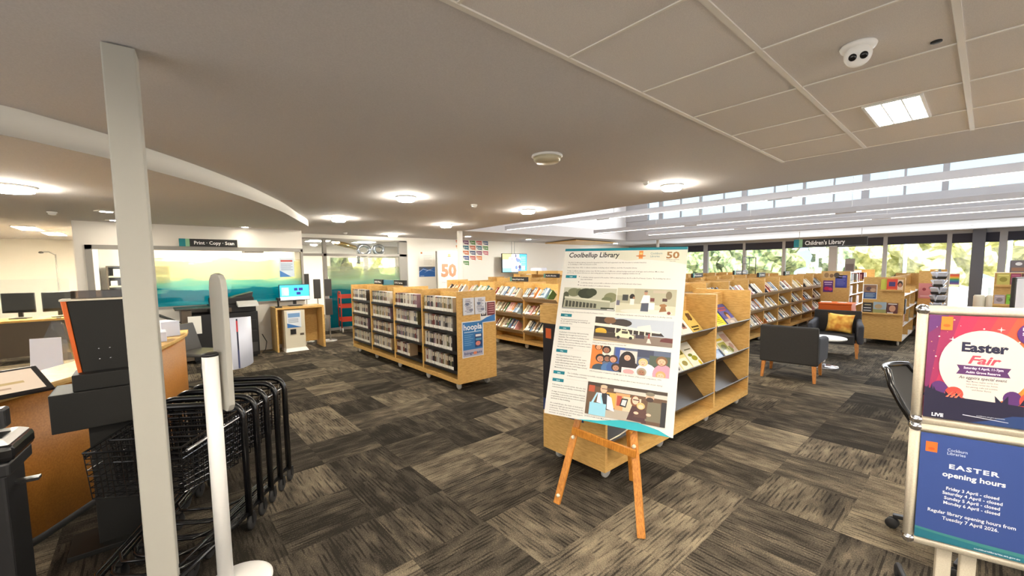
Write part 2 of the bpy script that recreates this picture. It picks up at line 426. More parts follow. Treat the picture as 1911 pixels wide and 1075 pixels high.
# glazed store room front on the left wall plane
b = MB()
for y0, y1 in ((2.45, 2.5), (3.37, 3.45), (5.44, 5.68)): b.box(XL - .08, y0, 0, XL + .03, y1, 2.36)
b.box(XL - .08, 2.45, 1.92, XL + .03, 5.66, 1.98).box(XL - .08, 2.45, 2.33, XL + .03, 5.66, 2.37).box(XL - .08, 3.4, 0, XL + .03, 5.5, .06)
w4 = struct(b.build('window_4', 'frame_grey'))
struct(MB().box(XL - .03, 3.45, .06, XL - .022, 5.46, 1.93).build('pane', 'store_room_film', w4))
struct(MB().box(XL - .03, 2.5, 1.98, XL - .022, 5.46, 2.34).build('pane', 'clear_glass', w4))
struct(MB().box(XL - .1, 2.3, 2.36, XL + .02, 5.68, 2.6).build('trim_2', 'fascia_paint'))
struct(MB().box(XO, 2.33, 0, XL, 2.45, 2.6).build('wall_store_left', 'wall_paint'))
struct(MB().box(XO, 7.6, 0, XL - .15, 7.7, 2.6).build('wall_store_right', 'wall_paint'))
b = MB().box(XO - .1, 2.3, 0, XO, 4.85, 2.6).box(XO - .1, 4.85, 0, XO, 7.6, 1.2).box(XO - .1, 4.85, 1.98, XO, 7.6, 2.6).box(XO - .1, 6.05, 1.2, XO, 6.2, 1.98).box(XO - .1, 7.3, 1.2, XO, 7.6, 1.98)
struct(b.build('wall_store_back', 'wall_paint'))
struct(MB().box(XO - .1, -.8, 0, XO, 2.35, 2.6).build('wall_print_room_far', 'wall_paint'))

# lower curved ceiling over the service desk
LZ = 2.39
curve = [(-3.62, -1.3), (-3.68, -.9), (-3.80, -.56), (-3.94, -.38), (-4.15, -.13), (-4.36, .04), (-4.7, .33), (-5.06, .60), (-5.5, .90), (-6.02, 1.20), (-6.55, 1.49), (-7.08, 1.73), (-7.6, 1.96), (-8.05, 2.17), (-8.45, 2.33), (-8.9, 2.43), (-9.3, 2.46), (-9.4, 2.46)]
fine = []
for i in range(len(curve) - 1):
    p0, p1, p2, p3 = [Vector(curve[min(max(j, 0), len(curve) - 1)]) for j in (i - 1, i, i + 1, i + 2)]
    for k in range(4):
        t = k / 4; fine.append(tuple(.5 * ((2 * p1) + (p2 - p0) * t + (2 * p0 - 5 * p1 + 4 * p2 - p3) * t * t + (3 * p1 - p0 - 3 * p2 + p3) * t ** 3)))
fine.append(curve[-1])
b = MB()
low = [(x, y, LZ) for x, y in fine] + [(-9.4, -.72, LZ), (XO, -.72, LZ), (XO, YB, LZ), (-3.62, YB, LZ)]
b.poly(low, 0); b.poly([(x, y, 2.6) for x, y, z in low][::-1], 0)
A = b.vs([(x, y, LZ) for x, y in [(-3.62, YB)] + fine]); B = b.vs([(x, y, 2.6) for x, y in [(-3.62, YB)] + fine])
for i in range(len(A) - 1): b.face([A[i], A[i + 1], B[i + 1], B[i]], 1, True)
struct(b.build('ceiling_4', ['ceiling_paint', 'fascia_paint']))
for nm, x0, y0, x1, y1 in (('ceiling_5', XO, -.72, PX - .12, 2.33),):
    struct(MB().box(x0, y0, 2.4, x1, y1, 2.44).build(nm, 'wall_paint'))

# mineral tile field with tee bars
TX = [-1.325 + .598 * i for i in range(0, 10)]; TY = [4.56 - .609 * i for i in range(0, 15)]
struct(MB().box(TX[0], TY[-1], 2.553, XR, TY[0], 2.57).build('ceiling_6', 'tile_paint'))
b = MB()
for x in TX: b.box(x - .012, TY[-1], 2.546, x + .012, TY[0] + .012, 2.556)
for y in TY: b.box(TX[0], y - .006, 2.548, XR, y + .006, 2.556)
struct(b.build('trim_3', 'tee_bar'))
# timber ceiling panel over the far left
b = MB(); q = [(-10.9, 11.2), (-9.0, 10.7), (-9.3, 13.4), (-10.8, 13.6)]
b.prism([(x, y, 2.425) for x, y in q], (0, 0, .03))
struct(b.build('trim_4', 'ply'))
# round column and square post
struct(MB().lathe([(.07, 0), (.07, 2.6)], 24, (-8.74, 5.93, 0)).build('column_1', 'wall_paint'))
struct(MB().lathe([(.05, 0), (.05, 2.6)], 16, (-7.6, 13.4, 0)).build('column_2', 'wall_paint'))
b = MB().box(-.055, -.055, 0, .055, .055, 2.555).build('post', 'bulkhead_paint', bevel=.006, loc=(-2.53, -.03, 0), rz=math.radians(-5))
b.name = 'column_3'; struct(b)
struct(MB().box(XL, 5.66, 0, XL + .015, YF, .1).build('baseboard_left', 'frame_grey'))

# ================================================================ SHELVING
BAY = .905
def caster(parent, x, y, z=.1):
    o = MB().lathe([(.0, -.014), (.042, -.014), (.05, -.008), (.05, .008), (.042, .014), (0, .014)], 16, (x, y, .05), 0, 'y').build('caster', 'caster_grey', parent)
    MB().box(x - .03, y - .02, .075, x + .03, y + .02, z, 0).build('caster_bracket', 'shelf_metal', o)
    return o
def carcass(t, n, D=.6, H=1.29, top_notch=True, both=False):
    L = n * BAY
    MB().box(0, 0, .1, .025, D, H).build('end_panel', 'ply', t)
    MB().box(L - .025, 0, .1, L, D, H).build('end_panel', 'ply', t)
    for i in range(1, n):
        MB().box(i * BAY - .018, .0, .16, i * BAY + .018, D, H).build('divider', 'ply', t)
    MB().box(.025, D / 2 - .009, .16, L - .025, D / 2 + .009, H - .03).build('back_panel', 'ply', t)
    MB().box(.025, 0, .1, L - .025, D, .16).build('base_board', 'ply', t)
    for x in [.12, L - .12] + [i * BAY for i in range(1, n)]:
        for y in (.08, D - .08): caster(t, x, y)
def flat_shelf(t, x0, x1, z, m='shelf_metal', d=.27, edge=None):
    o = MB().box(x0, .012, z - .006, x1, d + .01, z).box(x0, .004, z - .034, x1, .012, z + .002).build('shelf', m, t)
    return o
TILT = math.radians(42)
def slant_shelf(t, x0, x1, z, m='shelf_metal', off=0):
    """reclined plate with a front lip; returns nothing, see slant_matrix"""
    c, s = math.cos(TILT), math.sin(TILT); y0 = -.025 + off
    v = Vector((0, s, c)); w = Vector((0, -c, s)); o = Vector((0, y0 + .06, z - .03))
    p = lambda x, a, h: o + Vector((x, 0, 0)) + v * a + w * h
    b = MB()
    b.prism([p(x0, -.008, -.006), p(x0, .30, -.006), p(x0, .30, 0), p(x0, 0, 0), p(x0, 0, .12), p(x0, -.008, .12)], (x1 - x0, 0, 0))
    return b.build('slanted_shelf', m, t)
def slant_matrix(x, z, off=0):
    """local frame on the plate: X along the shelf, Y up the plate, Z off the plate"""
    c, s = math.cos(TILT), math.sin(TILT)
    return Matrix.Translation((x, .035 + off, z - .03)) @ Matrix(((1, 0, 0, 0), (0, s, -c, 0), (0, c, s, 0), (0, 0, 0, 1)))

# one mesh per book size: cover, page block, spine label
def book_mesh(th, h, d, label=True):
    b = MB(); cv = .003
    # X thickness, Y height (spine length), Z depth with the spine at the outer (top) side
    b.box(0, 0, 0, th, h, d)
    b.box(cv, -.0006, .004, th - cv, .0, d - cv, 1); b.box(cv, h, .004, th - cv, h + .0006, d - cv, 1)
    if label: b.box(.001, .012, d, th - .001, .05, d + .0006, 2)
    if h > .19: b.box(th * .3, h * .45, d, th * .7, h * .85, d + .0005, 3)
    bm = b.bm; me = bpy.data.meshes.new('book'); bm.normal_update(); bm.to_mesh(me); bm.free()
    for m in ('cover', 'page_edge', 'paper', 'cream'): me.materials.append(MATS[m])
    return me
BM = [(th, h, d, book_mesh(th, h, d, i % 4 != 3)) for i, (th, h, d) in enumerate([(.034, .195, .128), (.042, .198, .13), (.046, .215, .14), (.038, .205, .135), (.056, .232, .15), (.044, .235, .152), (.03, .18, .11), (.06, .225, .155)])]
PAL = [('black', (34, 32, 32)), ('red', (150, 52, 44)), ('white', (222, 216, 204)), ('cream', (212, 194, 158)), ('cream', (204, 188, 160)), ('white', (230, 224, 210)), ('navy', (44, 52, 78)), ('blue', (84, 112, 146)), ('orange', (206, 122, 58)), ('yellow', (214, 182, 84)), ('teal', (74, 122, 116)), ('tan', (170, 140, 100)), ('green', (74, 112, 62)), ('grey', (136, 132, 126)), ('maroon', (96, 30, 40)), ('brown', (108, 72, 44)), ('pale blue', (158, 182, 200)), ('pink', (212, 150, 150)), ('charcoal', (56, 54, 56))]
TIER = ('top', 'middle', 'lower', 'bottom')
REST = MB(); REST_C = []
def row_of_books(M, length, where, group, count, pal=PAL, stuff=False):
    """books standing spine out on a plate; M maps plate coordinates to the world"""
    x = .012; i = 0
    while x < length - .05 and i < count:
        k = rnd.randrange(len(BM)); th, h, d, me = BM[k]
        if x + th > length: break
        cn, c = rnd.choice(pal); v = rnd.uniform(.85, 1.12); col = tuple(min(1, q * v) for q in S(*c)[:3]) + (1,)
        Q = M @ Matrix.Translation((x, .001, .001))
        if stuff:
            n0 = len(REST.bm.faces); REST.at(Q).box(0, 0, 0, th, h, d); REST_C.extend([col] * 6)
            REST.box(.001, .012, d, th - .001, .05, d + .0006); REST_C.extend([S(236, 234, 226)] * 6)
        else:
            o = bpy.data.objects.new('book', me); COL.objects.link(o); o.color = col; o.matrix_world = Q
            tag(o, '%s book, %s from left, %s' % (cn, ORD[i], where), 'book', group)
        x += th + rnd.choice((.0015, .002, .002, .006)); i += 1
    return x

def world(t): return Matrix.Translation(t.location) @ Matrix.Rotation(t.rotation_euler.z, 4, 'Z')

# ---- disc shelf in the middle: four bays of disc cases facing the viewer
DV = thing('bookcase', 'four bay birch plywood bookcase on casters filled with disc cases, facing the viewer', 'bookcase', (-7.99, 2.905, 0))
carcass(DV, 4, .62, 1.29)
def case_mesh(w):
    b = MB(); b.box(0, .0, 0, w, .135, .19); b.box(.001, -.0005, .004, w - .001, 0, .044, 1)
    b.box(w * .2, -.0005, .07 + w, w * .8, 0, .17, 2)
    bm = b.bm; me = bpy.data.meshes.new('disc_case'); bm.normal_update(); bm.to_mesh(me); bm.free()
    for m in ('cover', 'paper', 'cream' if w > .03 else 'light_grey'): me.materials.append(MATS[m])
    return me
CM = [(w, case_mesh(w)) for w in (.028, .034, .040, .046)]
DPAL = [('black', (34, 32, 34)), ('grey', (120, 116, 112)), ('silver', (176, 172, 166)), ('white', (214, 208, 200)), ('white', (204, 196, 184)), ('brown', (104, 76, 56)), ('dark red', (116, 56, 52)), ('slate', (84, 86, 98)), ('tan', (176, 150, 116)), ('charcoal', (66, 62, 62)), ('mauve', (140, 114, 126)), ('pale grey', (196, 190, 182)), ('olive', (110, 106, 74))]
DZ = (1.015, .765, .51, .255)
for bay in range(4):
    for r, z in enumerate(DZ):
        x0, x1 = bay * BAY + .022, (bay + 1) * BAY - .022
        flat_shelf(DV, x0, x1, z, 'black_plastic')
        x = x0 + .01; n = 0; lim = x1 - .03 - rnd.choice((0, .03, .06, .09))
        if (bay, r) == (2, 3): lim = x0 + .44
        while n < 19:
            w, me = CM[rnd.randrange(len(CM))]
            if x + w > lim: break
            cn, c = rnd.choice(DPAL); o = bpy.data.objects.new('disc_case', me); COL.objects.link(o)
            o.color = S(*c); o.location = (DV.location.x + x, DV.location.y + .022 + rnd.uniform(0, .004), z + .0005)
            tag(o, '%s disc case, %s from left, %s shelf, %s bay, disc bookcase' % (cn, ORD[n], ('top', 'second', 'third', 'lowest')[r], ORD[bay]), 'disc case', 'disc cases in the middle bookcase')
            x += w + .001; n += 1

EX = DV.location.x + 4 * BAY + .004
for k, (y, lb) in enumerate(((2.985, 'white printed leaflet in a clear wall pocket, left one on the disc bookcase end'), (3.17, 'white printed leaflet in a clear wall pocket, right one on the disc bookcase end'))):
    s = Sheet(.17, .22, (212, 216, 226), .012)
    for i in range(9): s.rect(.02 + rnd.uniform(0, .03), .19 - i * .02, .15 - rnd.uniform(0, .05), .197 - i * .02, rnd.choice([(90, 96, 120), (120, 126, 150), (60, 62, 80)]))
    s.ell(.06, .14, .03, .02, (110, 120, 150), 10); s.ell(.12, .06, .03, .02, (130, 136, 160), 10)
    tag(s.build('leaflet', loc=(EX + .010, y, .985), rz=R90), lb, 'leaflet')
s = Sheet(.34, .47, (228, 232, 236)); s.rect(.012, .012, .328, .458, (52, 120, 182))
s.text('hoopla', .17, .36, .105, (244, 246, 250), 'c', .02, width=.29); s.rect(.03, .325, .30, .335, (200, 220, 236))
for i in range(6): s.rect(.03, .29 - i * .026, .17 - (i % 2) * .03, .297 - i * .026, (120, 170, 214))
s.rect(.20, .12, .315, .30, (36, 66, 116)); s.rect(.21, .26, .30, .29, (220, 224, 232)); s.ell(.25, .17, .04, .03, (206, 130, 120), 12); s.rect(.21, .21, .305, .24, (84, 150, 190))
s.rect(.012, .012, .328, .10, (176, 176, 196)); s.text('bingepass', .17, .04, .05, (60, 76, 130), 'c', .02, width=.28); s.ell(.2, .05, .03, .02, (220, 130, 90), 10)
tag(s.build('poster', loc=(EX, 2.965, .43), rz=R90), 'blue poster with large white lettering on the disc bookcase end', 'poster')
s = Sheet(.255, .28, (232, 234, 236)); s.rect(.01, .09, .10, .27, (60, 56, 60)); s.rect(.11, .09, .245, .27, (112, 44, 56)); s.poly([(.01, .01), (.245, .01), (.245, .10), (.1, .07), (.01, .03)], (52, 120, 190))
for i in range(5): s.rect(.13, .24 - i * .03, .23, .25 - i * .03, (206, 150, 150))
for i in range(10): s.ell(rnd.uniform(.02, .09), rnd.uniform(.1, .26), .012, .012, (210, 208, 206), 8)
tag(s.build('poster', loc=(EX, 3.262, .86), rz=R90), 'dark red and blue leaflet poster at the right of the disc bookcase end', 'poster')
# ---- fiction rows behind it, facing the viewer (parallel)
LIPS = (.955, .635, .315)
def slant_row(name, label, loc, rz, n, H=1.29, bays=None, D=.6):
    t = thing(name, label, 'bookcase', loc, rz, 'bookcases')
    del t['group']
    carcass(t, n, D, H)
    for i in (bays if bays is not None else range(n)):
        for z in LIPS: slant_shelf(t, i * BAY + .02, (i + 1) * BAY - .02, z, 'shelf_tan')
    return t
B1 = slant_row('bookcase', 'plywood bookcase of slanted novel shelves just behind the disc bookcase', (-8.575, 5.42, 0), 0, 4)
for bay in range(4):
    for r, z in enumerate(LIPS):
        if bay < 2 and r: continue
        row_of_books(world(B1) @ slant_matrix(bay * BAY + .022, z), BAY - .05 if (bay, r) != (1, 2) else .6, '%s shelf, %s bay, case behind discs' % (TIER[r], ORD[bay]), 'novels behind the disc bookcase', 15)
B2 = slant_row('bookcase', 'plywood bookcase row whose top shows under the wall screen, second row back', (-9.63, 7.5, 0), 0, 5, 1.3, bays=[])
B3 = slant_row('bookcase', 'plywood bookcase row furthest back, its box tops below the speech bubble stickers', (-10.9, 9.6, 0), 0, 6, 1.34, bays=[])

# ---- long fiction row down the middle right
C1 = slant_row('bookcase', 'long plywood bookcase of slanted book shelves running towards the windows', (-3.03, 6.0, 0), R90, 10)
for bay in range(10):
    for r, z in enumerate(LIPS):
        if bay < 1: continue
        row_of_books(world(C1) @ slant_matrix(bay * BAY + .022, z), BAY - rnd.choice((.05, .05, .12)), '%s shelf, %s bay, long bookcase' % (TIER[r], ORD[bay]), 'books on the long bookcase', 13, stuff=bay < 3 or bay > 7,
                     pal=[p for p in PAL if p[0] not in ('green', 'teal')] + PAL[2:6] * 2 + [p for p in PAL if p[0] == 'pale blue'])
C2 = slant_row('bookcase', 'plywood bookcase row seen over the long bookcase, nearest row behind it', (-4.35, 6.9, 0), R90, 9, 1.29, bays=range(0, 5))
for bay in range(1, 5):
    row_of_books(world(C2) @ slant_matrix(bay * BAY + .022, LIPS[0]), BAY - .25, '', '', 10, stuff=True)
C3 = slant_row('bookcase', 'plywood bookcase row far back by the windows, a lettered block on its top', (-5.75, 11.0, 0), R90, 5, 1.31, bays=[])

# ---- display bookcase beside the easel: face-out magazines
D1 = thing('bookcase', 'plywood display bookcase on casters with face-out books, behind the easel', 'bookcase', (-1.745, 2.4, 0), R90)
carcass(D1, 3, .62, 1.30)
LD = (.93, .605, .275)
for bay in range(3):
    for z in LD: slant_shelf(D1, bay * BAY + .02, (bay + 1) * BAY - .02, z, off=.05)
MAG = 0
def cover(bay, tier, x, w, h, base, shapes, label, lean=.004):
    s = Sheet(w, h, base, .012)
    for k, *a in shapes:
        if k == 'r': s.rect(a[0] * w, a[1] * h, a[2] * w, a[3] * h, a[4])
        if k == 'e': s.ell(a[0] * w, a[1] * h, a[2] * w, a[3] * h, a[4], 16)
        if k == 'p': s.poly([(p * w, q * h) for p, q in a[0]], a[1])
        if k == 't': s.text(a[0], a[1] * w, a[2] * h, a[3] * h, a[4], 'c', .01, width=a[5] * w if len(a) > 5 else None)
    o = s.build('display_book', m='print_gloss')
    # sheet faces -Y with z up: lay it on the plate (x along, z up the plate, -y off the plate)
    R = Matrix(((1, 0, 0, 0), (0, 0, 1, 0), (0, -1, 0, 0), (0, 0, 0, 1)))
    o.matrix_world = world(D1) @ slant_matrix(bay * BAY + .03 + x, LD[tier], .05) @ Matrix.Translation((0, .002, .014 + lean)) @ R
    tag(o, label, 'book', 'face-out books beside the easel')
lines = lambda x0, x1, z0, n, c, dz=.05: [('r', x0, z0 - i * dz, x1 - (.12 if i % 3 == 2 else 0), z0 - i * dz + .018, c) for i in range(n)]
DK = (70, 66, 60)
cover(1, 0, .02, .19, .25, (128, 176, 60), [('r', .1, .55, .9, .85, (190, 214, 120))], 'green covered book at the left end, top shelf of the display bookcase')
cover(1, 0, .215, .19, .27, (238, 230, 218), lines(.12, .8, .9, 3, (150, 130, 120)) + lines(.1, .6, .4, 3, (190, 170, 160)), 'cream book with small print beside the green book, top display shelf')
cover(1, 0, .41, .19, .27, (236, 226, 214), lines(.15, .85, .88, 3, (170, 140, 130)) + [('r', .3, .35, .75, .6, (150, 110, 100)), ('e', .55, .5, .14, .1, (70, 60, 60))], 'cream book with a small picture, second of the pale pair on the top display shelf')
cover(1, 0, .61, .21, .29, (206, 180, 100), [('e', .62, .74, .2, .16, (70, 50, 36)), ('p', [(.35, .6), (.8, .66), (.86, .9), (.5, .84)], (96, 70, 44)), ('r', .15, .3, .85, .36, (64, 60, 30)), ('r', .15, .2, .7, .25, (64, 60, 30)), ('r', .4, .05, .9, .15, (120, 150, 60))], 'mustard yellow book with a dark figure, right of the near top display shelf')
cover(1, 1, .02, .17, .24, (60, 58, 54), [('r', .1, .5, .9, .9, (110, 100, 80))], 'black book at the left end, middle shelf of the display bookcase')
cover(1, 1, .2, .2, .29, (232, 226, 214), [('r', .08, .08, .92, .55, (190, 184, 172)), ('e', .4, .3, .2, .16, (110, 100, 92)), ('e', .7, .24, .12, .12, (90, 84, 78))] + lines(.1, .9, .88, 3, (120, 110, 100)), 'white book with a grey drawing, middle display shelf')
cover(1, 1, .405, .2, .28, (222, 210, 150), [('r', .06, .62, .94, .95, (120, 110, 50)), ('e', .5, .75, .3, .12, (190, 180, 80)), ('r', .1, .1, .9, .5, (236, 230, 206)), ('e', .5, .3, .24, .1, (150, 140, 70))], 'olive and cream book between two white books, middle display shelf')
cover(1, 1, .61, .21, .29, (238, 236, 222), [('e', .6, .36, .26, .1, (150, 150, 50)), ('e', .4, .5, .2, .06, (120, 130, 50)), ('r', .2, .7, .8, .74, (120, 120, 90)), ('e', .8, .16, .12, .1, (214, 196, 50))], 'white book with yellow flowers at right of the middle display shelf')
cover(2, 0, .03, .2, .27, (176, 176, 186), [('r', .1, .1, .9, .5, (150, 150, 164))] + lines(.1, .9, .88, 2, (110, 110, 124)), 'grey book at left of the far top display shelf')
cover(2, 0, .26, .23, .30, (232, 226, 40), [('p', [(.15, .8), (.85, .86), (.85, .9), (.15, .85)], (60, 60, 20))] + lines(.2, .8, .72, 8, (90, 90, 20), .07), 'bright yellow book with black scrawl on the far top display shelf')
cover(2, 0, .53, .26, .30, (86, 92, 168), [('r', .1, .8, .9, .86, (180, 90, 90)), ('r', .1, .7, .8, .76, (170, 80, 96)), ('r', 0, 0, 1, .34, (176, 170, 172)), ('e', .52, .5, .2, .15, (84, 56, 46)), ('e', .52, .42, .13, .12, (206, 160, 130)), ('e', .5, .18, .2, .08, (222, 216, 214))], 'blue book with a portrait on the far top display shelf')
cover(2, 1, .03, .19, .26, (196, 150, 170), [('r', .1, .1, .9, .3, (160, 110, 140))], 'pink book at left of the far middle display shelf')
cover(2, 1, .19, .21, .28, (214, 220, 226), [('r', .06, .06, .94, .4, (66, 96, 140)), ('r', .2, .5, .8, .54, (120, 130, 150))], 'white book with a blue foot, far middle display shelf', .02)
cover(2, 1, .38, .2, .27, (226, 220, 196), [('r', .05, .05, .95, .62, (150, 150, 70)), ('e', .5, .4, .3, .12, (90, 96, 40)), ('r', .1, .7, .9, .8, (236, 200, 60)), ('e', .35, .2, .2, .08, (214, 200, 160))], 'yellow green garden book on the far middle display shelf', .034)
cover(2, 1, .58, .23, .30, (214, 204, 196), [('r', .08, .55, .92, .9, (190, 160, 150)), ('e', .4, .24, .22, .14, (130, 140, 80)), ('e', .68, .36, .2, .12, (180, 150, 140))], 'pale pink cookery book at right of the far middle display shelf')
# dark poster and ledge board on its near end
s = Sheet(.42, .72, (30, 28, 34)); s.rect(.03, .6, .09, .68, (206, 92, 40)); s.rect(0, 0, .42, .1, (40, 60, 110))
for k in range(16): s.ell(rnd.uniform(.06, .4), rnd.uniform(.12, .5), .03, .03, rnd.choice([(90, 60, 80), (120, 90, 100), (60, 50, 90)]), 8)
tag(s.build('poster', loc=(-2.36, 2.395, .42)), 'dark poster with an orange square on the end of the display bookcase', 'poster')
tag(MB().box(-2.37, 2.37, 1.145, -1.85, 2.392, 1.29).build('notice_board', 'ply'), 'plain ply board above the dark poster on the bookcase end', 'board')

# ---- display end bay and rows on the far right
def open_row(label, loc, n, H, tiers, rz=R90, D=.6, bw=.86):
    t = thing('bookcase', label, 'bookcase', loc, rz); L = n * bw
    MB().box(0, 0, .1, .025, D, H).build('end_panel', 'ply', t); MB().box(L - .025, 0, .1, L, D, H).build('end_panel', 'ply', t)
    MB().box(.025, D / 2, .14, L - .025, D / 2 + .018, H - .02).build('back_panel', 'ply', t)
    MB().box(.025, 0, .1, L - .025, D, .135).build('base_board', 'white_plastic', t)
    for i in range(1, n): MB().box(i * bw - .01, .0, .135, i * bw + .01, D / 2, H - .25).build('divider', 'ply', t)
    for z in tiers:
        for i in range(n): MB().box(i * bw + .012, 0, z - .02, (i + 1) * bw - .012, D / 2, z).build('shelf', 'white_plastic', t)
    for x in (.1, L / 2, L - .1):
        for y in (.06, D - .06): caster(t, x, y)
    return t
E1 = open_row('plywood bookcase with white shelf edges and posters on its end, beside the dark armchair', (-1.0, 10.62, 0), 5, 1.31, (.98, .70, .40))
F1 = open_row('plywood bookcase behind the orange bin, purple and blue posters on its end', (-2.27, 13.3, 0), 4, 1.38, (1.08, .78, .48))
G1 = open_row('plywood bookcase at the far right beside the leaflet spinner, pink poster on its end', (-.68, 12.75, 0), 3, 1.40, (1.0, .7, .4), D=.31)
def few_books(t, i, z, n, where, group, bw=.86, x0=.03):
    M = world(t) @ Matrix.Translation((i * bw + x0, .16, z)) @ Matrix(((1, 0, 0, 0), (0, 0, -1, 0), (0, 1, 0, 0), (0, 0, 0, 1)))
    row_of_books(M, n * .06, where, group, n, stuff=True)
for i in range(3):
    for r, z in enumerate((1.08, .78, .48, .135)):
        few_books(F1, i, z + .001, (9, 6, 9)[i], '%s shelf down, %s bay of the bookcase behind the orange bin' % (ORD[r], ORD[i]), 'books behind the orange bin')
few_books(E1, 0, .401, 4, 'low in the first bay of the poster-ended bookcase', 'books in the poster-ended bookcase')
few_books(E1, 1, .401, 5, 'low in the second bay of the poster-ended bookcase', 'books in the poster-ended bookcase')
few_books(E1, 3, .701, 6, 'middle of the fourth bay of the poster-ended bookcase', 'books in the poster-ended bookcase')
REST.M = Matrix.Identity(4)
REST.bm.faces.ensure_lookup_table(); _cl = REST.bm.loops.layers.float_color.new('Col')
for _f, _c in zip(REST.bm.faces, REST_C):
    for _l in _f.loops: _l[_cl] = _c
_me = bpy.data.meshes.new('shelved_books'); REST.bm.to_mesh(_me); REST.bm.free(); _me.materials.append(MATS['print'])
_o = bpy.data.objects.new('shelved_books', _me); COL.objects.link(_o)
tag(_o, 'small distant books packed along the farther shelves', 'books', kind='stuff')
# ledges with face-out picture books on the end of E1
def ledge(x0, x1, z, y, label):
    t = thing('display_ledge', label, 'ledge', (x0, y, z))
    MB().box(0, -.10, 0, x1 - x0, 0, .012).box(0, -.10, .012, x1 - x0, -.092, .03).build('tray', 'ply', t)
    MB().box(0, -.006, .012, x1 - x0, 0, .05).build('backing', 'ply', t)
ledge(-1.34, -1.02, 1.05, 10.62, 'upper plywood ledge holding picture books on the bookcase end')
ledge(-1.60, -1.02, .60, 10.62, 'lower plywood ledge holding three books on the bookcase end')
def standing(x, y, z, w, h, base, shapes, label, cat='book', name='display_book', tilt=.12, t=.012, rz=0):
    s = Sheet(w, h, base, t)
    for k, *a in shapes:
        if k == 'r': s.rect(a[0] * w, a[1] * h, a[2] * w, a[3] * h, a[4])
        if k == 'e': s.ell(a[0] * w, a[1] * h, a[2] * w, a[3] * h, a[4], 14)
        if k == 'p': s.poly([(p * w, q * h) for p, q in a[0]], a[1])
        if k == 't': s.text(a[0], a[1] * w, a[2] * h, a[3] * h, a[4], 'c', .015, width=a[5] * w if len(a) > 5 else None)
    o = s.build(name, loc=(x, y, z)); o.rotation_euler = (-tilt, 0, rz)
    return tag(o, label, cat)
LE = 10.62
standing(-1.335, LE - .06, 1.066, .10, .21, (196, 196, 70), [], 'lime green picture book, left on the upper ledge')
standing(-1.25, LE - .076, 1.066, .15, .215, (222, 70, 44), [('r', .2, .35, .8, .75, (70, 60, 120)), ('r', .1, .05, .9, .15, (240, 120, 60))], 'red orange picture book in the middle of the upper ledge')
standing(-1.105, LE - .06, 1.066, .08, .2, (236, 214, 190), [('e', .5, .6, .45, .3, (50, 36, 34)), ('e', .5, .5, .3, .2, (190, 130, 100))], 'picture book with a face at right on the upper ledge')
standing(-1.585, LE - .062, .616, .14, .2, (32, 30, 30), [('r', .15, .75, .85, .82, (200, 190, 150)), ('r', .1, .45, .9, .52, (220, 220, 220)), ('r', .1, .2, .9, .27, (200, 200, 200))], 'black book with pale lines, left on the lower ledge')
standing(-1.43, LE - .062, .616, .19, .22, (150, 168, 180), [('r', 0, 0, 1, .35, (150, 150, 90)), ('e', .4, .6, .3, .2, (176, 150, 110))], 'blue landscape book in the middle of the lower ledge')
standing(-1.23, LE - .062, .616, .155, .21, (84, 30, 34), [('e', .5, .5, .3, .3, (206, 150, 120)), ('r', .05, .04, .6, .14, (230, 220, 210)), ('r', .1, .86, .9, .94, (222, 216, 210))], 'maroon book with a face at right on the lower ledge')
def wallsheet(x, y, z, w, h, base, shapes, label, name='poster', cat='poster', rz=0, m='print', parent=None):
    s = Sheet(w, h, base)
    for k, *a in shapes:
        if k == 'r': s.rect(a[0] * w, a[1] * h, a[2] * w, a[3] * h, a[4])
        if k == 'e': s.ell(a[0] * w, a[1] * h, a[2] * w, a[3] * h, a[4], 18)
        if k == 'p': s.poly([(p * w, q * h) for p, q in a[0]], a[1])
        if k == 't': s.text(a[0], a[1] * w, a[2] * h, a[3] * h, a[4], 'c', .012, width=a[5] * w if len(a) > 5 else None)
    return tag(s.build(name, parent, (x, y, z), rz, m), label, cat)
wallsheet(-1.6, LE - .004, .88, .21, .29, (236, 234, 228), [('r', .05, .45, .95, .96, (150, 112, 88)), ('e', .4, .7, .2, .14, (90, 66, 70)), ('e', .7, .62, .2, .12, (196, 160, 130)), ('r', .05, .04, .95, .46, (48, 84, 140))] + lines(.15, .85, .38, 6, (180, 200, 220)), 'poster with a photo and blue foot on the bookcase end')
o = MB().box(-.998, LE + .03, .62, -.985, LE + .2, .9).build('shelf_sign', 'black_plastic')
tag(o, 'black upright shelf sign at the corner of the poster-ended bookcase', 'sign')
s = Sheet(.26, .15, (26, 26, 28), .002); s.text('Fiction', .13, .05, .05, (235, 235, 235), 'c', .01)
p = s.build('lettering', o, m='print'); p.matrix_local = Matrix.Translation((-.983, LE + .19, .63)) @ Matrix.Rotation(R90, 4, 'Z') @ Matrix.Rotation(-R90, 4, 'Y')
# posters on F1
FY = 13.296
wallsheet(-2.84, FY, 1.20, .42, .16, (204, 172, 120), [('e', .2, .5, .12, .4, (150, 120, 80)), ('e', .7, .5, .14, .4, (80, 70, 60)), ('e', .45, .4, .1, .3, (130, 100, 70))], 'brown strip of printed faces at the top of the far bookcase end')
wallsheet(-2.82, FY, .84, .21, .30, (96, 44, 120), [('e', .4, .3, .3, .16, (206, 40, 80)), ('e', .75, .26, .2, .14, (214, 60, 110)), ('r', .1, .8, .9, .88, (220, 200, 230)), ('r', .15, .62, .85, .7, (190, 160, 210))], 'purple and red poster on the bookcase end behind the orange bin')
wallsheet(-2.57, FY, .96, .24, .32, (66, 72, 160), [('r', .1, .84, .9, .9, (190, 180, 230))] + lines(.15, .85, .7, 6, (140, 150, 214), .1), 'blue lettered poster on the bookcase end behind the orange bin')
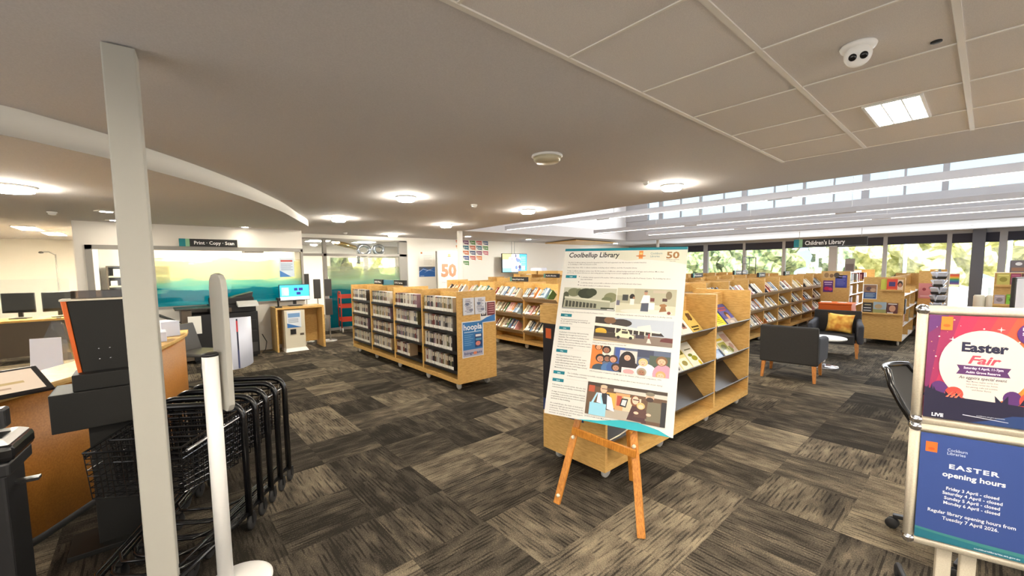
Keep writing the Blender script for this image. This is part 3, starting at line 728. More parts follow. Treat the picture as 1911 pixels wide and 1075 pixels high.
# pink poster on G1
wallsheet(-.98, 12.74, .8, .29, .33, (214, 140, 140), [('e', .3, .6, .1, .1, (150, 60, 70)), ('e', .7, .7, .16, .1, (120, 60, 60)), ('r', .1, .1, .9, .2, (230, 180, 180))], 'pink poster on the end of the far right bookcase')

# ================================================================ EASEL AND BOARD
def frame(o, x, z):
    """matrix from origin, x direction and z(up) direction"""
    x = Vector(x).normalized(); z = Vector(z); z = (z - x * x.dot(z)).normalized(); y = z.cross(x)
    return Matrix(((x.x, y.x, z.x, o[0]), (x.y, y.y, z.y, o[1]), (x.z, y.z, z.z, o[2]), (0, 0, 0, 1)))
BW, BH = .841, 1.189
bl, br_, tl = Vector((-1.969, 2.004, .588)), Vector((-1.174, 2.278, .576)), Vector((-2.068, 2.339, 1.724))
s = Sheet(BW, BH, (216, 214, 207), .008, .00003)
TEAL, INK, MID = (0, 120, 136), (40, 40, 44), (110, 110, 112)
def U(u): return u * BW
def V(v): return (1 - v) * BH
def R_(u0, v0, u1, v1, c): s.rect(U(u0), V(v1), U(u1), V(v0), c)
def E_(u, v, ru, rv, c, a0=0, a1=2 * PI, n=14): s.ell(U(u), V(v), ru * BW, rv * BH, c, n, a0, a1)
def P_(pts, c): s.poly([(U(u), V(v)) for u, v in pts][::-1] if False else [(U(u), V(v)) for u, v in pts], c)
def T_(t, u, v, size, c=INK, u1=None, **k): s.text(t, U(u), V(v), size, c, width=(u1 - u) * BW if u1 else None, **k)
R_(0, 0, 1, .016, TEAL)
P_([(.3, .018), (1, .018), (1, .10), (.9, .085), (.7, .07), (.55, .078), (.42, .06)][::-1], (206, 204, 186))
T_('Coolbellup Library', .044, .056, .052, (30, 30, 34), .484, bold=.018, shear=.12)
R_(.64, .02, .672, .066, (216, 132, 56)); E_(.656, .05, .04, .004, (190, 110, 50)); E_(.656, .036, .012, .006, (236, 190, 120))
T_('Cockburn', .73, .041, .02, (70, 120, 130), .818); T_('Libraries', .73, .058, .02, (70, 120, 130), .80)
T_('50', .85, .064, .062, (150, 104, 56), .945, bold=.03)
T_('Serving our community', .852, .074, .009, INK, .945); T_('since 1976', .878, .084, .009, INK, .92)
for t, u, v, u1 in (('The first Cockburn Library opened in Spearwood in 1976 and expanded over the decades to include branches', .042, .092, .703), ('in Coolbellup in 1989 and Success in 2000.', .044, .104, .302),
                    ('Before that, from 1955, Cockburn residents, including school children, used the Fremantle Library.', .043, .124, .637),
                    ('Today Cockburn Libraries service over 45,000 members of different cultural backgrounds and of all ages and activities. More than', .043, .145, .841), ('just books, Cockburn libraries are welcoming spaces, learning resources and engaging activities for all.', .045, .157, .666),
                    ('Coolbellup Library opened in November 1989 in what had been the Koorilla Pre-Primary Centre. The building has since', .173, .184, .894), ('been demolished.', .175, .197, .278),
                    ('Coolbellup Library opened with a collection of around 12,000 books and other items.', .178, .218, .684), ('It is still the smallest of Cockburn Libraries.', .174, .235, .436),
                    ('Coolbellup Library in the former Koorilla Pre-Primary Centre', .044, .398, .405), ('1989 Barbara Hollander with Duncan Eardly at first Coolbellup Library', .505, .397, .93),
                    ('1993 Local Coolbellup Library and Community Hall', .342, .567, .61), ('1996 Presentation of award by Sally Morgan to the winners of the poster competition, 1996', .343, .728, .89),
                    ('The Coolbellup community successfully campaigned to save Coolbellup Library when it was threatened with closure during', .16, .757, .90), ('a review of Council facilities.', .16, .772, .33),
                    ('2018 Fred with Sonia, Matt and partner at the relocated Coolbellup Library official opening', .343, .975, .87)):
    T_(t, u, v, .012, INK, u1, bold=.006)
for v in (.181, .214, .232): E_(.16, v - .004, .004, .003, INK)
para = [(.437, .012, ('The federal government announced an', '$1.25 million funding for buildings of', 'community value.')),
        (.515, .0145, ('Coolbellup\'s Community Hall (community', 'lifepost) was brought forward across', 'Australia. The complete Coolbellup town', 'library, office and meeting areas for', 'children. The previous library, just next the', 'court, was converted into a resource centre', 'for community groups.')),
        (.652, .0145, ('Aboriginal Outreach Programme to', 'assist Coolbellup Library to offer more', 'culturally appropriate services and to', 'build relationships with the Aboriginal', 'community. It won the 1997 Public Library', 'Multicultural Services Award.')),
        (.824, .0132, ('Following the council review, this site was', 'redeveloped as the Coolbellup Community Hub.', '', 'A range of community services such as financial', 'counselling, social worker and children\'s centre', 'programmes joined the library and are shared', 'services in the building.', '', 'As a small library, the team of dedicated', 'long-term staff pay special interest in the', 'community. The library is often a first point', 'of contact for new people and other support', 'services, or just for a chat.'))]
for v, dv, ls in para:
    for i, t in enumerate(ls):
        if t: T_(t, .042, v + i * dv + .008, .0115, INK, min(.33, .042 + .0068 * len(t)), bold=.006)
for y, v in (('1989', .169), ('1992', .408), ('1994', .486), ('1996', .622), ('2006', .749), ('2018', .793)):
    R_(.037, v, .136, v + .018, TEAL); s.text(y, U(.086), V(v + .014), .0125, (206, 232, 232), 'c', .015)
for v in (.483, .618, .787): R_(.15, v, .33 if v < .7 else .9, v + .0012, (190, 188, 182))
CLIP = [0, 0, 1, 1]
def clip(pts):
    for ax, lim, sg_ in ((0, CLIP[0], 1), (0, CLIP[2], -1), (1, CLIP[1], 1), (1, CLIP[3], -1)):
        out = []
        for i, q in enumerate(pts):
            p = pts[i - 1]; dp, dq = (p[ax] - lim) * sg_, (q[ax] - lim) * sg_
            if (dp < 0) != (dq < 0): t = dp / (dp - dq); out.append((p[0] + (q[0] - p[0]) * t, p[1] + (q[1] - p[1]) * t))
            if dq >= 0: out.append(q)
        pts = out
        if len(pts) < 3: return []
    return pts
def photo(u0, v0, u1, v1, bg):
    CLIP[:] = [u0, v0, u1, v1]; R_(u0, v0, u1, v1, bg)
    return (lambda a, b: (u0 + a * (u1 - u0), v0 + b * (v1 - v0)))
def pc(pts, col):
    pts = clip(pts)
    if pts: P_(pts[::-1], col)
def rp(f, a, b, c, d, col): pc([f(a, b), f(c, b), f(c, d), f(a, d)], col)
def ep(f, a, b, ra, rb, col, fr): pc([f(a + ra * math.cos(2 * PI * i / 18), b + rb * math.sin(2 * PI * i / 18)) for i in range(18)], col)
def pp(f, pts, col): pc([f(a, b) for a, b in pts], col)
# photo one: low building under trees
f = photo(.038, .246, .494, .377, (178, 178, 160))
for a, b, ra, rb, c in ((.2, .22, .12, .2, (110, 112, 84)), (.3, .2, .06, .16, (96, 100, 74)), (.44, .26, .16, .24, (44, 50, 34)), (.54, .2, .1, .18, (52, 58, 40)), (.9, .4, .12, .22, (120, 122, 88)), (.84, .5, .1, .12, (104, 108, 76)), (.05, .4, .06, .2, (70, 74, 54))): ep(f, a, b, ra, rb, c, None)
rp(f, .0, .48, .03, .95, (60, 60, 48)); pp(f, [(.02, .94), (.9, .94), (.9, .58), (.04, .44)], (156, 156, 134)); pp(f, [(.03, .5), (.9, .62), (.9, .55), (.03, .42)], (196, 196, 176))
for i in range(9): a = .06 + i * .068; pp(f, [(a, .9), (a + .05, .9), (a + .05, .62 + i * .012), (a, .6 + i * .012)], (62, 62, 50))
rp(f, .74, .86, .98, .96, (52, 56, 40)); rp(f, 0, .94, 1, 1, (140, 142, 140)); rp(f, .86, .93, .98, .96, (230, 230, 226))
# photo two: two people at a counter
f = photo(.50, .241, .948, .382, (168, 164, 140))
rp(f, 0, 0, .3, .3, (186, 184, 160)); rp(f, .1, .26, .2, .5, (60, 62, 60)); rp(f, .62, .05, .84, .16, (180, 168, 150))
pp(f, [(0, 1), (1, 1), (1, .66), (.5, .62), (0, .6)], (196, 194, 170)); ep(f, .52, .92, .44, .1, (206, 206, 196), None)
ep(f, .27, .34, .045, .12, (34, 28, 26), None); rp(f, .24, .42, .31, .66, (222, 220, 212)); ep(f, .30, .38, .02, .05, (150, 110, 84), None)
pp(f, [(.43, .9), (.56, .9), (.56, .54), (.44, .54)], (70, 76, 92)); pp(f, [(.42, .58), (.58, .56), (.57, .26), (.46, .26)], (228, 226, 220)); ep(f, .5, .16, .03, .09, (176, 134, 110), None); ep(f, .5, .1, .03, .04, (110, 100, 92), None)
rp(f, .56, .55, .66, .82, (226, 226, 220)); rp(f, .58, .36, .65, .5, (110, 60, 54)); rp(f, .78, .36, .86, .48, (72, 44, 40)); ep(f, .88, .24, .05, .16, (120, 108, 84), None)
pp(f, [(.74, .9), (.86, .86), (.82, .56), (.78, .6)], (140, 96, 56)); ep(f, .8, .64, .06, .06, (150, 104, 62), None); rp(f, 0, .5, .06, .7, (104, 100, 116)); ep(f, .9, .92, .03, .06, (120, 52, 44), None)
# photo three: a hall with cars
f = photo(.344, .413, .947, .552, (176, 184, 196))
ep(f, .1, .1, .14, .26, (50, 42, 34), None); ep(f, .35, .2, .14, .16, (60, 52, 48), None); rp(f, 0, 0, .06, .5, (56, 50, 42)); ep(f, .2, .12, .08, .14, (120, 86, 56), None)
pp(f, [(0, .62), (.9, .62), (.86, .5), (.28, .34), (0, .3)], (46, 36, 30)); pp(f, [(.0, .38), (.3, .42), (.84, .52), (.86, .46), (.3, .3), (0, .26)], (226, 218, 202)); pp(f, [(.56, .3), (.72, .2), (.74, .42), (.56, .4)], (206, 204, 200))
for i in range(7): rp(f, .28 + i * .075, .4 + i * .012, .295 + i * .075, .66, (212, 204, 186))
pp(f, [(0, 1), (1, 1), (1, .66), (0, .6)], (124, 108, 96)); pp(f, [(0, .92), (.6, 1), (.5, 1), (0, .98)], (210, 196, 160)); rp(f, 0, .62, .3, .82, (56, 46, 38))
ep(f, .09, .56, .075, .1, (206, 166, 46), None); rp(f, .02, .56, .17, .66, (196, 156, 44))
pp(f, [(.29, .76), (.53, .8), (.53, .68), (.48, .64), (.46, .5), (.36, .48), (.32, .6), (.29, .62)], (226, 216, 176)); rp(f, .37, .52, .45, .62, (70, 62, 52))
for a in (.33, .49): ep(f, a, .78, .022, .06, (30, 28, 26), None)
rp(f, .55, .62, .66, .76, (60, 50, 60)); pp(f, [(.85, .82), (1, .84), (1, .68), (.92, .66), (.86, .72)], (92, 36, 34)); rp(f, .705, .55, .725, .75, (150, 60, 60)); pp(f, [(.69, .92), (.75, .92), (.725, .74), (.705, .74)], (206, 196, 186))
# photo four: a group of children round a woman
f = photo(.343, .577, .943, .712, (84, 96, 120))
rp(f, 0, 0, .16, 1, (206, 120, 48)); rp(f, .15, 0, .3, .4, (222, 214, 200)); rp(f, .32, 0, .44, .7, (58, 84, 150)); rp(f, .38, .1, .6, .9, (196, 192, 186)); rp(f, .6, 0, .8, .3, (60, 66, 90)); rp(f, .75, .2, 1, .8, (72, 84, 70))
def head(a, b, r, hair, skin, long=1.0):
    ep(f, a, b, r, r * 4.4 * .62 * long, hair, None); ep(f, a, b + r * .5, r * .68, r * 4.4 * .42, skin, None)
    for d in (-.25, .25): ep(f, a + d * r, b + r * .3, r * .1, r * .16, (40, 28, 24), None)
    ep(f, a, b + r * 1.5, r * .24, r * .2, (150, 70, 66), None)
for a, b, ra, rb, c in ((.13, .95, .1, .2, (56, 72, 84)), (.23, .9, .08, .2, (70, 110, 160)), (.3, .85, .08, .25, (56, 90, 150)), (.5, .8, .14, .3, (40, 34, 36)), (.72, .88, .13, .34, (226, 224, 224)), (.92, .9, .12, .4, (214, 140, 160))): ep(f, a, b, ra, rb, c, None)
head(.09, .06, .05, (90, 60, 40), (214, 150, 110)); head(.2, .14, .06, (38, 26, 22), (150, 100, 74)); head(.13, .52, .065, (44, 30, 24), (186, 130, 100)); head(.22, .5, .055, (36, 26, 22), (140, 96, 72)); head(.3, .5, .06, (70, 46, 34), (200, 144, 112))
ep(f, .48, .55, .105, .42, (34, 24, 24), None); head(.48, .36, .06, (34, 24, 24), (206, 156, 128)); head(.68, .5, .058, (206, 176, 120), (226, 176, 146)); head(.9, .38, .07, (120, 84, 50), (222, 168, 136)); head(.345, .82, .06, (50, 34, 28), (176, 124, 96)); head(.67, .88, .06, (150, 140, 120), (150, 104, 78)); head(.9, .92, .06, (196, 150, 96), (222, 170, 140))
rp(f, .42, .78, .6, 1, (226, 208, 206)); ep(f, .51, .93, .07, .1, (206, 150, 150), None)
# photo five: staff and visitors at a desk
f = photo(.345, .784, .943, .959, (96, 70, 48))
rp(f, 0, 0, 1, .12, (60, 46, 36)); pp(f, [(.35, .2), (1, .22), (1, .1), (.35, .1)], (190, 186, 176)); rp(f, .02, .1, .1, .3, (170, 74, 40)); rp(f, .26, .25, .4, .7, (222, 160, 70)); rp(f, .38, .22, .56, .8, (196, 150, 100)); rp(f, .4, .3, .46, .6, (170, 70, 50)); rp(f, .48, .3, .7, .75, (206, 186, 156))
pp(f, [(.2, 1), (.72, 1), (.72, .72), (.2, .74)], (170, 160, 146))
pp(f, [(.12, .78), (.34, .78), (.3, .3), (.16, .28)], (40, 42, 48)); pp(f, [(.14, .6), (.2, .62), (.2, .3), (.15, .3)], (214, 218, 226)); pp(f, [(.28, .75), (.38, .8), (.33, .4), (.27, .32)], (206, 210, 220)); ep(f, .22, .18, .045, .12, (214, 170, 140), None); ep(f, .22, .09, .045, .05, (190, 170, 140), None); rp(f, .19, .15, .27, .17, (50, 44, 40))
rp(f, .05, .62, .27, 1, (140, 196, 216)); pp(f, [(.07, .62), (.1, .62), (.15, .3), (.13, .3)], (160, 206, 224)); pp(f, [(.2, .62), (.23, .62), (.19, .32), (.17, .32)], (160, 206, 224))
pp(f, [(.44, .6), (.52, .62), (.54, .36), (.46, .36)], (28, 28, 30)); pp(f, [(.455, .56), (.51, .58), (.525, .4), (.47, .4)], (190, 196, 200))
pp(f, [(.54, .96), (.78, .98), (.74, .5), (.6, .48)], (72, 40, 40)); ep(f, .625, .38, .055, .16, (120, 70, 40), None); ep(f, .63, .36, .04, .12, (226, 180, 156), None); rp(f, .6, .33, .67, .36, (50, 36, 34))
pp(f, [(.76, .9), (.95, .9), (.93, .34), (.78, .34)], (112, 104, 84)); ep(f, .8, .22, .05, .13, (206, 160, 132), None); ep(f, .8, .12, .055, .06, (120, 112, 96), None); ep(f, .8, .28, .045, .07, (60, 42, 34), None)
ep(f, .7, .5, .05, .1, (206, 170, 110), None); ep(f, .7, .52, .033, .06, (230, 186, 160), None); pp(f, [(.62, .84), (.78, .84), (.77, .6), (.66, .6)], (84, 52, 44)); ep(f, .65, .72, .03, .04, (224, 178, 152), None); ep(f, .8, .72, .03, .04, (224, 178, 152), None)
rp(f, .94, .3, 1, 1, (34, 32, 34))
P_([(.275, .9995), (.989, .9995), (.9, .975), (.75, .957), (.62, .962), (.45, .985)], (32, 164, 176))
o = s.build('display_board', M=frame(bl, br_ - bl, tl - bl))
tag(o, 'large white history board with text and photos resting on the wooden easel', 'display board')

ez = thing('easel', 'orange brown wooden easel holding the white history board', 'easel', (-1.55, 2.2, 0))
def strut(name, a, c, w, d, m, parent, side=(1, 0, 0), root=None):
    """rectangular bar from a to c in the parent's coordinates; w across side, d along depth"""
    a, c = Vector(a), Vector(c); z = (c - a).normalized(); x = Vector(side); x = (x - z * z.dot(x)).normalized(); y = z.cross(x)
    q = lambda o, i, j: o + x * w * .5 * i + y * d * .5 * j
    b = MB(); b.hexa([q(a, -1, -1), q(a, 1, -1), q(a, 1, 1), q(a, -1, 1)], [q(c, -1, -1), q(c, 1, -1), q(c, 1, 1), q(c, -1, 1)])
    return b.build(name, m, parent, .003)
def at(x, y, z): return (x + 1.55, y - 2.2, z)
sd = (.945, .327, 0); apx = (-1.70, 2.47, 1.45)
pl = [(-1.835, 1.985, .0), (-1.255, 2.085, .0)]
tops = [(-1.735, 2.455, 1.45), (-1.665, 2.48, 1.45)]
for a, c in zip(pl, tops):
    o = strut('leg', at(*a), at(*c), .046, .024, 'easel_wood', ez, sd)
    for k in ((.04, .30) if a is pl[0] else (.33,)):
        q = Vector(at(*a)).lerp(Vector(at(*c)), k)
        MB().lathe([(0, -.016), (.011, -.014), (.012, 0)], 12, (q.x + .004, q.y - .008, q.z), 0, 'y').build('peg_hole_cap', 'cream', o)
strut('leg', at(-1.66, 2.60 + .02, 0), at(-1.7, 2.49, 1.4), .04, .022, 'easel_wood', ez, sd)
qa = Vector(at(*pl[0])).lerp(Vector(at(*tops[0])), .33); qb = Vector(at(*pl[1])).lerp(Vector(at(*tops[1])), .305)
o = strut('stretcher', qa + Vector((-.01, -.022, 0)), qb + Vector((.02, -.022, 0)), .05, .018, 'easel_wood', ez, (0, 0, 1))
MB().tube([qa + Vector((.16, .0, -.02)), qa + Vector((.24, .03, -.015)), qa + Vector((.31, .06, .04)), qb + Vector((-.07, .1, .13))], .004, 6).build('cord', 'cream', ez)
for a, c, k in ((pl[0], tops[0], .415), (pl[1], tops[1], .40)):
    q = Vector(at(*a)).lerp(Vector(at(*c)), k)
    MB().tube([q + Vector((0, .0, -.012)), q + Vector((.022, -.066, -.012))], .009, 10).build('support_peg', 'easel_wood', ez)

# ================================================================ DOUBLE POSTER STAND, FRONT RIGHT
AZ = math.radians(14.66)
SS = thing('poster_stand', 'silver framed double poster stand on two posts, front right', 'poster stand', (-.176, 2.539, 0), AZ)
FWID = .37
def snap_frame(z0, z1, label):
    r = .019
    fr = MB(); t_ = .012
    fr.tube([(0, 0, z0), (0, 0, z1)], r, 12).tube([(FWID, 0, z0), (FWID, 0, z1)], r, 12).tube([(0, 0, z0), (FWID, 0, z0)], r, 12).tube([(0, 0, z1), (FWID, 0, z1)], r, 12)
    fr.box(0, .005, z0, FWID, .016, z1)
    o = fr.build('snap_frame', 'satin_frame', SS); o['label'] = label
    for x in (0, FWID):
        for z in (z0, z1): MB().lathe([(0, -.026), (.016, -.023), (.0225, -.012), (.0225, .016), (0, .018)], 14, (x, 0, z), 0, 'y').build('corner_clip', 'chrome', o)
    return o
f1 = snap_frame(.905, 1.392, 'upper frame'); f2 = snap_frame(.352, .872, 'lower frame')
PW, PH = FWID - .034, 1.392 - .905 - .04
x0 = .02
s = Sheet(PW, PH, (196, 54, 82), .003, .00005)
# warm gradient bands of the artwork, corner dark purple to orange
bands = [tuple(int(q * .86) for q in c) for c in [(104, 52, 110), (140, 52, 108), (176, 54, 102), (206, 58, 98), (220, 66, 92), (226, 84, 84), (230, 102, 74), (232, 122, 62), (236, 140, 56), (240, 156, 56)]]
for i, c in enumerate(bands):
    d = -.06 + i * .052
    pts = []
    if i: s.poly([(max(0, min(PW, d)), PH), (PW, PH), (PW, 0), (max(0, min(PW, d - PH * .35)), 0)], c)
s.poly([(0, PH), (.06, PH), (.03, PH - .05), (0, PH - .08)], (96, 50, 110))
for i in range(46):
    x, z = rnd.uniform(.01, PW - .01), rnd.uniform(.14, PH - .01); r = rnd.choice((.0015, .0025, .0035))
    s.poly([(x - r, z), (x, z - r), (x + r, z), (x, z + r)], rnd.choice([(250, 220, 210), (250, 180, 120), (255, 240, 235)]))
for x, z in ((.075, PH - .10), (.21, PH - .05), (.07, PH - .2)):
    for a, c in ((.012, .0022), (.0022, .012)): s.poly([(x - a, z), (x, z - c), (x + a, z), (x, z + c)], (255, 238, 230))
s.rect(.037, PH - .062, .072, PH - .005, (234, 128, 40)); s.ell(.0545, PH - .043, .011, .006, (190, 96, 30))
cx, cz = .169, .24
s.ell(cx, cz, .13, .15, (218, 208, 196), 40)
s.text('Easter', cx, .300, .053, (34, 34, 62), 'c', .045, width=.132)
s.text('Fair', cx + .002, .250, .048, (226, 74, 92), 'c', .03, .3, width=.094)
s.poly([(cx - .077, .241), (cx + .077, .241), (cx + .068, .2215), (cx + .077, .202), (cx - .077, .202), (cx - .068, .2215)][::-1], (84, 46, 98))
s.text('Saturday 4 April, 11-7pm', cx, .2265, .013, (240, 230, 240), 'c', .02, width=.112); s.text('Aubin Grove Reserve', cx, .209, .013, (240, 230, 240), 'c', .02, width=.098)
s.text('An eggstra special event', cx, .184, .017, (60, 50, 70), 'c', .015, .25, width=.137)
for i, t in enumerate(('Magic Mystery, laughter and fun, from', 'Subtle Games, Carnival rides, Animals,', 'face painting, crafts and activities,', 'and Easter Bunny')):
    s.text(t, cx, .171 - i * .0115, .008, (90, 80, 96), 'c', .01, width=.09 if i < 3 else .055)
s.ell(.297, .385, .044, .046, (86, 44, 110), 24); s.text('Easter', .292, .398, .017, (250, 230, 240), 'c', .02, width=.05); s.text('Saturday', .292, .379, .016, (250, 230, 240), 'c', .02, width=.05); s.text('4 April', .292, .362, .013, (250, 230, 240), 'c', .02)
s.ell(.044, .132, .026, .032, (84, 46, 104), 20); s.ell(.09, .115, .028, .03, (232, 72, 62), 20); s.ell(.255, .118, .026, .032, (84, 46, 104), 20); s.ell(.31, .115, .036, .04, (232, 72, 62), 24)
s.poly([(0, 0), (PW, 0), (PW, .09), (.3, .092), (.25, .095), (.18, .098), (.11, .10), (.05, .115), (0, .135)], (34, 32, 56))
for x, h_ in ((.005, .05), (.02, .055), (.035, .045), (.075, .03), (.105, .03), (.22, .03), (.235, .035), (.285, .04)):
    s.poly([(x - .010, .095), (x + .010, .095), (x + rnd.uniform(-.015, .015), .095 + h_)], (34, 32, 56))
for x in (.07, .083, .096): s.poly([(x - .005, .098), (x + .003, .098), (x + .018, .126)], (250, 120, 90))
s.poly([(.14, 0), (PW, 0), (PW, .055), (.26, .048), (.19, .016)], (40, 62, 110)); s.poly([(.12, .028), (.25, .018), (.25, .02), (.12, .031)], (220, 220, 230))
s.text('LIVE', .027, .008, .02, (238, 238, 244), 'l', .04, width=.036); s.text('cockburn.wa.gov.au/events', .20, .03, .008, (200, 206, 220), 'c', .005, width=.08)
o = s.build('poster', f1, (.017, -.0185, .905 + .02)); o['label'] = 'pink and orange fair poster'
PH2 = .872 - .352 - .04
s = Sheet(PW, PH2, (52, 74, 136), .003, .0001)
s.rect(.017, .398, .054, .443, (224, 106, 40)); s.ell(.0355, .412, .011, .006, (190, 84, 30))
s.text('Cockburn', .085, .413, .018, (206, 214, 232), 'l', .005, width=.06); s.text('Libraries', .085, .398, .018, (206, 214, 232), 'l', .005, width=.055)
c2 = .167
s.text('EASTER', c2, .338, .027, (244, 242, 238), 'c', .03, 0, 1.2, width=.147)
s.text('opening hours', c2, .300, .031, (244, 242, 238), 'c', .025, width=.185)
for i, (t, z, w_) in enumerate((('Friday 3 April - closed', .242, .155), ('Saturday 4 April - closed', .221, .176), ('Sunday 5 April - closed', .199, .164), ('Monday 6 April - closed', .177, .166))):
    s.text(t, c2, z, .019, (236, 236, 238), 'c', .02, width=w_)
s.text('Regular library opening hours from', c2, .130, .021, (236, 236, 238), 'c', .015, width=.259)
s.text('Tuesday 7 April 2026.', c2, .105, .021, (236, 236, 238), 'c', .015, width=.167)
s.poly([(0, 0), (PW, 0), (PW, .022), (.2, .026), (.08, .034), (0, .042)], (32, 104, 122)); s.poly([(0, .040), (.08, .032), (.2, .024), (PW, .02), (PW, .036), (.2, .038), (.08, .043), (0, .05)], (60, 126, 126))
s.text('cockburnlibraries.wa.gov.au', .25, .008, .01, (226, 232, 240), 'c', .01, width=.13)
o = s.build('poster', f2, (.017, -.0185, .352 + .02)); o['label'] = 'blue opening hours poster'
for x in (.10, .175):
    MB().box(x, .02, .08, x + .05, .05, 1.36).build('upright', 'satin_frame', SS, .004)
MB().box(-.02, .0, .05, .38, .06, .09).build('foot_bar', 'satin_frame', SS, .006)
for x in (0.02, .34):
    o = MB().tube([(x, -.2, .06), (x, .03, .09), (x, .25, .06)], .014, 8).build('foot', 'black_plastic', SS)
    for y in (-.2, .25): MB().lathe([(0, -.012), (.026, -.012), (.03, 0), (.026, .012), (0, .012)], 14, (x, y, .03), 0, 'x').build('wheel', 'rubber', o)

# ================================================================ OFFICE CHAIR AND DESK BEHIND THE STAND
oc = thing('office_chair', 'black mesh backed office chair half hidden behind the poster stand', 'office chair', (.07, 3.32, 0), math.radians(80))
def star_base(t, r=.33, metal='black_plastic', n=5, a0=.2):
    h = MB().lathe([(.03, .08), (.035, .14), (.024, .16), (.024, .44), (0, .44)], 16).build('column', metal, t)
    for i in range(n):
        a = a0 + 2 * PI * i / n; q = (r * math.cos(a), r * math.sin(a))
        g = MB().hexa([(math.cos(a) * .02 - math.sin(a) * .022, math.sin(a) * .02 + math.cos(a) * .022, .08), (math.cos(a) * .02 + math.sin(a) * .022, math.sin(a) * .02 - math.cos(a) * .022, .08), (q[0] + math.sin(a) * .015, q[1] - math.cos(a) * .015, .065), (q[0] - math.sin(a) * .015, q[1] + math.cos(a) * .015, .065)],
                      [(math.cos(a) * .02 - math.sin(a) * .022, math.sin(a) * .02 + math.cos(a) * .022, .125), (math.cos(a) * .02 + math.sin(a) * .022, math.sin(a) * .02 - math.cos(a) * .022, .125), (q[0] + math.sin(a) * .015, q[1] - math.cos(a) * .015, .085), (q[0] - math.sin(a) * .015, q[1] + math.cos(a) * .015, .085)]).build('base_arm', metal, t, .004)
        MB().lathe([(0, -.03), (.024, -.028), (.03, -.02), (.03, -.006), (.014, -.004), (.014, .004), (.03, .006), (.03, .02), (.024, .028), (0, .03)], 14, (q[0], q[1], .03), 0, 'x').build('caster', 'rubber', g)
star_base(oc, .37, a0=.55)
b = MB(); n = 16
b.lathe([(0, .44), (.20, .445), (.25, .465), (.25, .49), (.21, .51), (0, .515)], 28); b.build('seat', 'black_matt', oc)
def back_pts(w, off, zz): 
    pts = []
    for i in range(9):
        t = -1 + 2 * i / 8; pts.append((w * t, .25 - .05 * t * t + off, zz))
    return pts
levels = [(.15, .0, .60), (.20, .04, .67), (.215, .11, .79), (.205, .165, .89), (.15, .20, .965)]
b = MB(); rows = [b.vs(back_pts(w_, o_, z_)) for w_, o_, z_ in levels]; back = [b.vs([(x, y + .012, z) for x, y, z in back_pts(w_, o_, z_)]) for w_, o_, z_ in levels]
for i in range(len(levels) - 1):
    for j in range(8):
        b.face([rows[i][j], rows[i][j + 1], rows[i + 1][j + 1], rows[i + 1][j]], 0, True); b.face([back[i][j + 1], back[i][j], back[i + 1][j], back[i + 1][j + 1]], 0, True)
bk = b.build('backrest', 'black_matt', oc)
loop = [back_pts(w_, o_, z_)[0] for w_, o_, z_ in levels] + back_pts(*levels[-1])[1:] + [back_pts(w_, o_, z_)[8] for w_, o_, z_ in levels[::-1]][1:] + back_pts(*levels[0])[1:-1][::-1]
MB().tube([(x, y + .006, z) for x, y, z in loop], .017, 10, closed=True).build('back_rim', 'black_gloss', bk)
MB().tube([(0, .1, .43), (0, .27, .46), (0, .29, .64)], .02, 8).build('back_bracket', 'black_plastic', oc)
for sx in (-1, 1):
    o = MB().tube([(sx * .2, .05, .455), (sx * .27, .05, .47), (sx * .28, .05, .64)], .014, 8).build('armrest', 'black_plastic', oc)
    MB().box(sx * .28 - .03, -.08, .64, sx * .28 + .03, .15, .665).build('arm_pad', 'black_gloss', o, .01)
dk = thing('desk', 'low wooden catalogue desk with a dark front behind the poster stand', 'desk', (.02, 3.75, 0))
MB().box(0, 0, .59, 1.3, .7, .62).build('desktop', 'ply', dk, .003); MB().box(.03, .06, 0, .06, .66, .59).build('side_panel', 'ply', dk); MB().box(1.24, .06, 0, 1.27, .66, .59).build('side_panel', 'ply', dk)
MB().box(.06, .1, .2, 1.24, .12, .59).build('modesty_panel', 'black_plastic', dk)

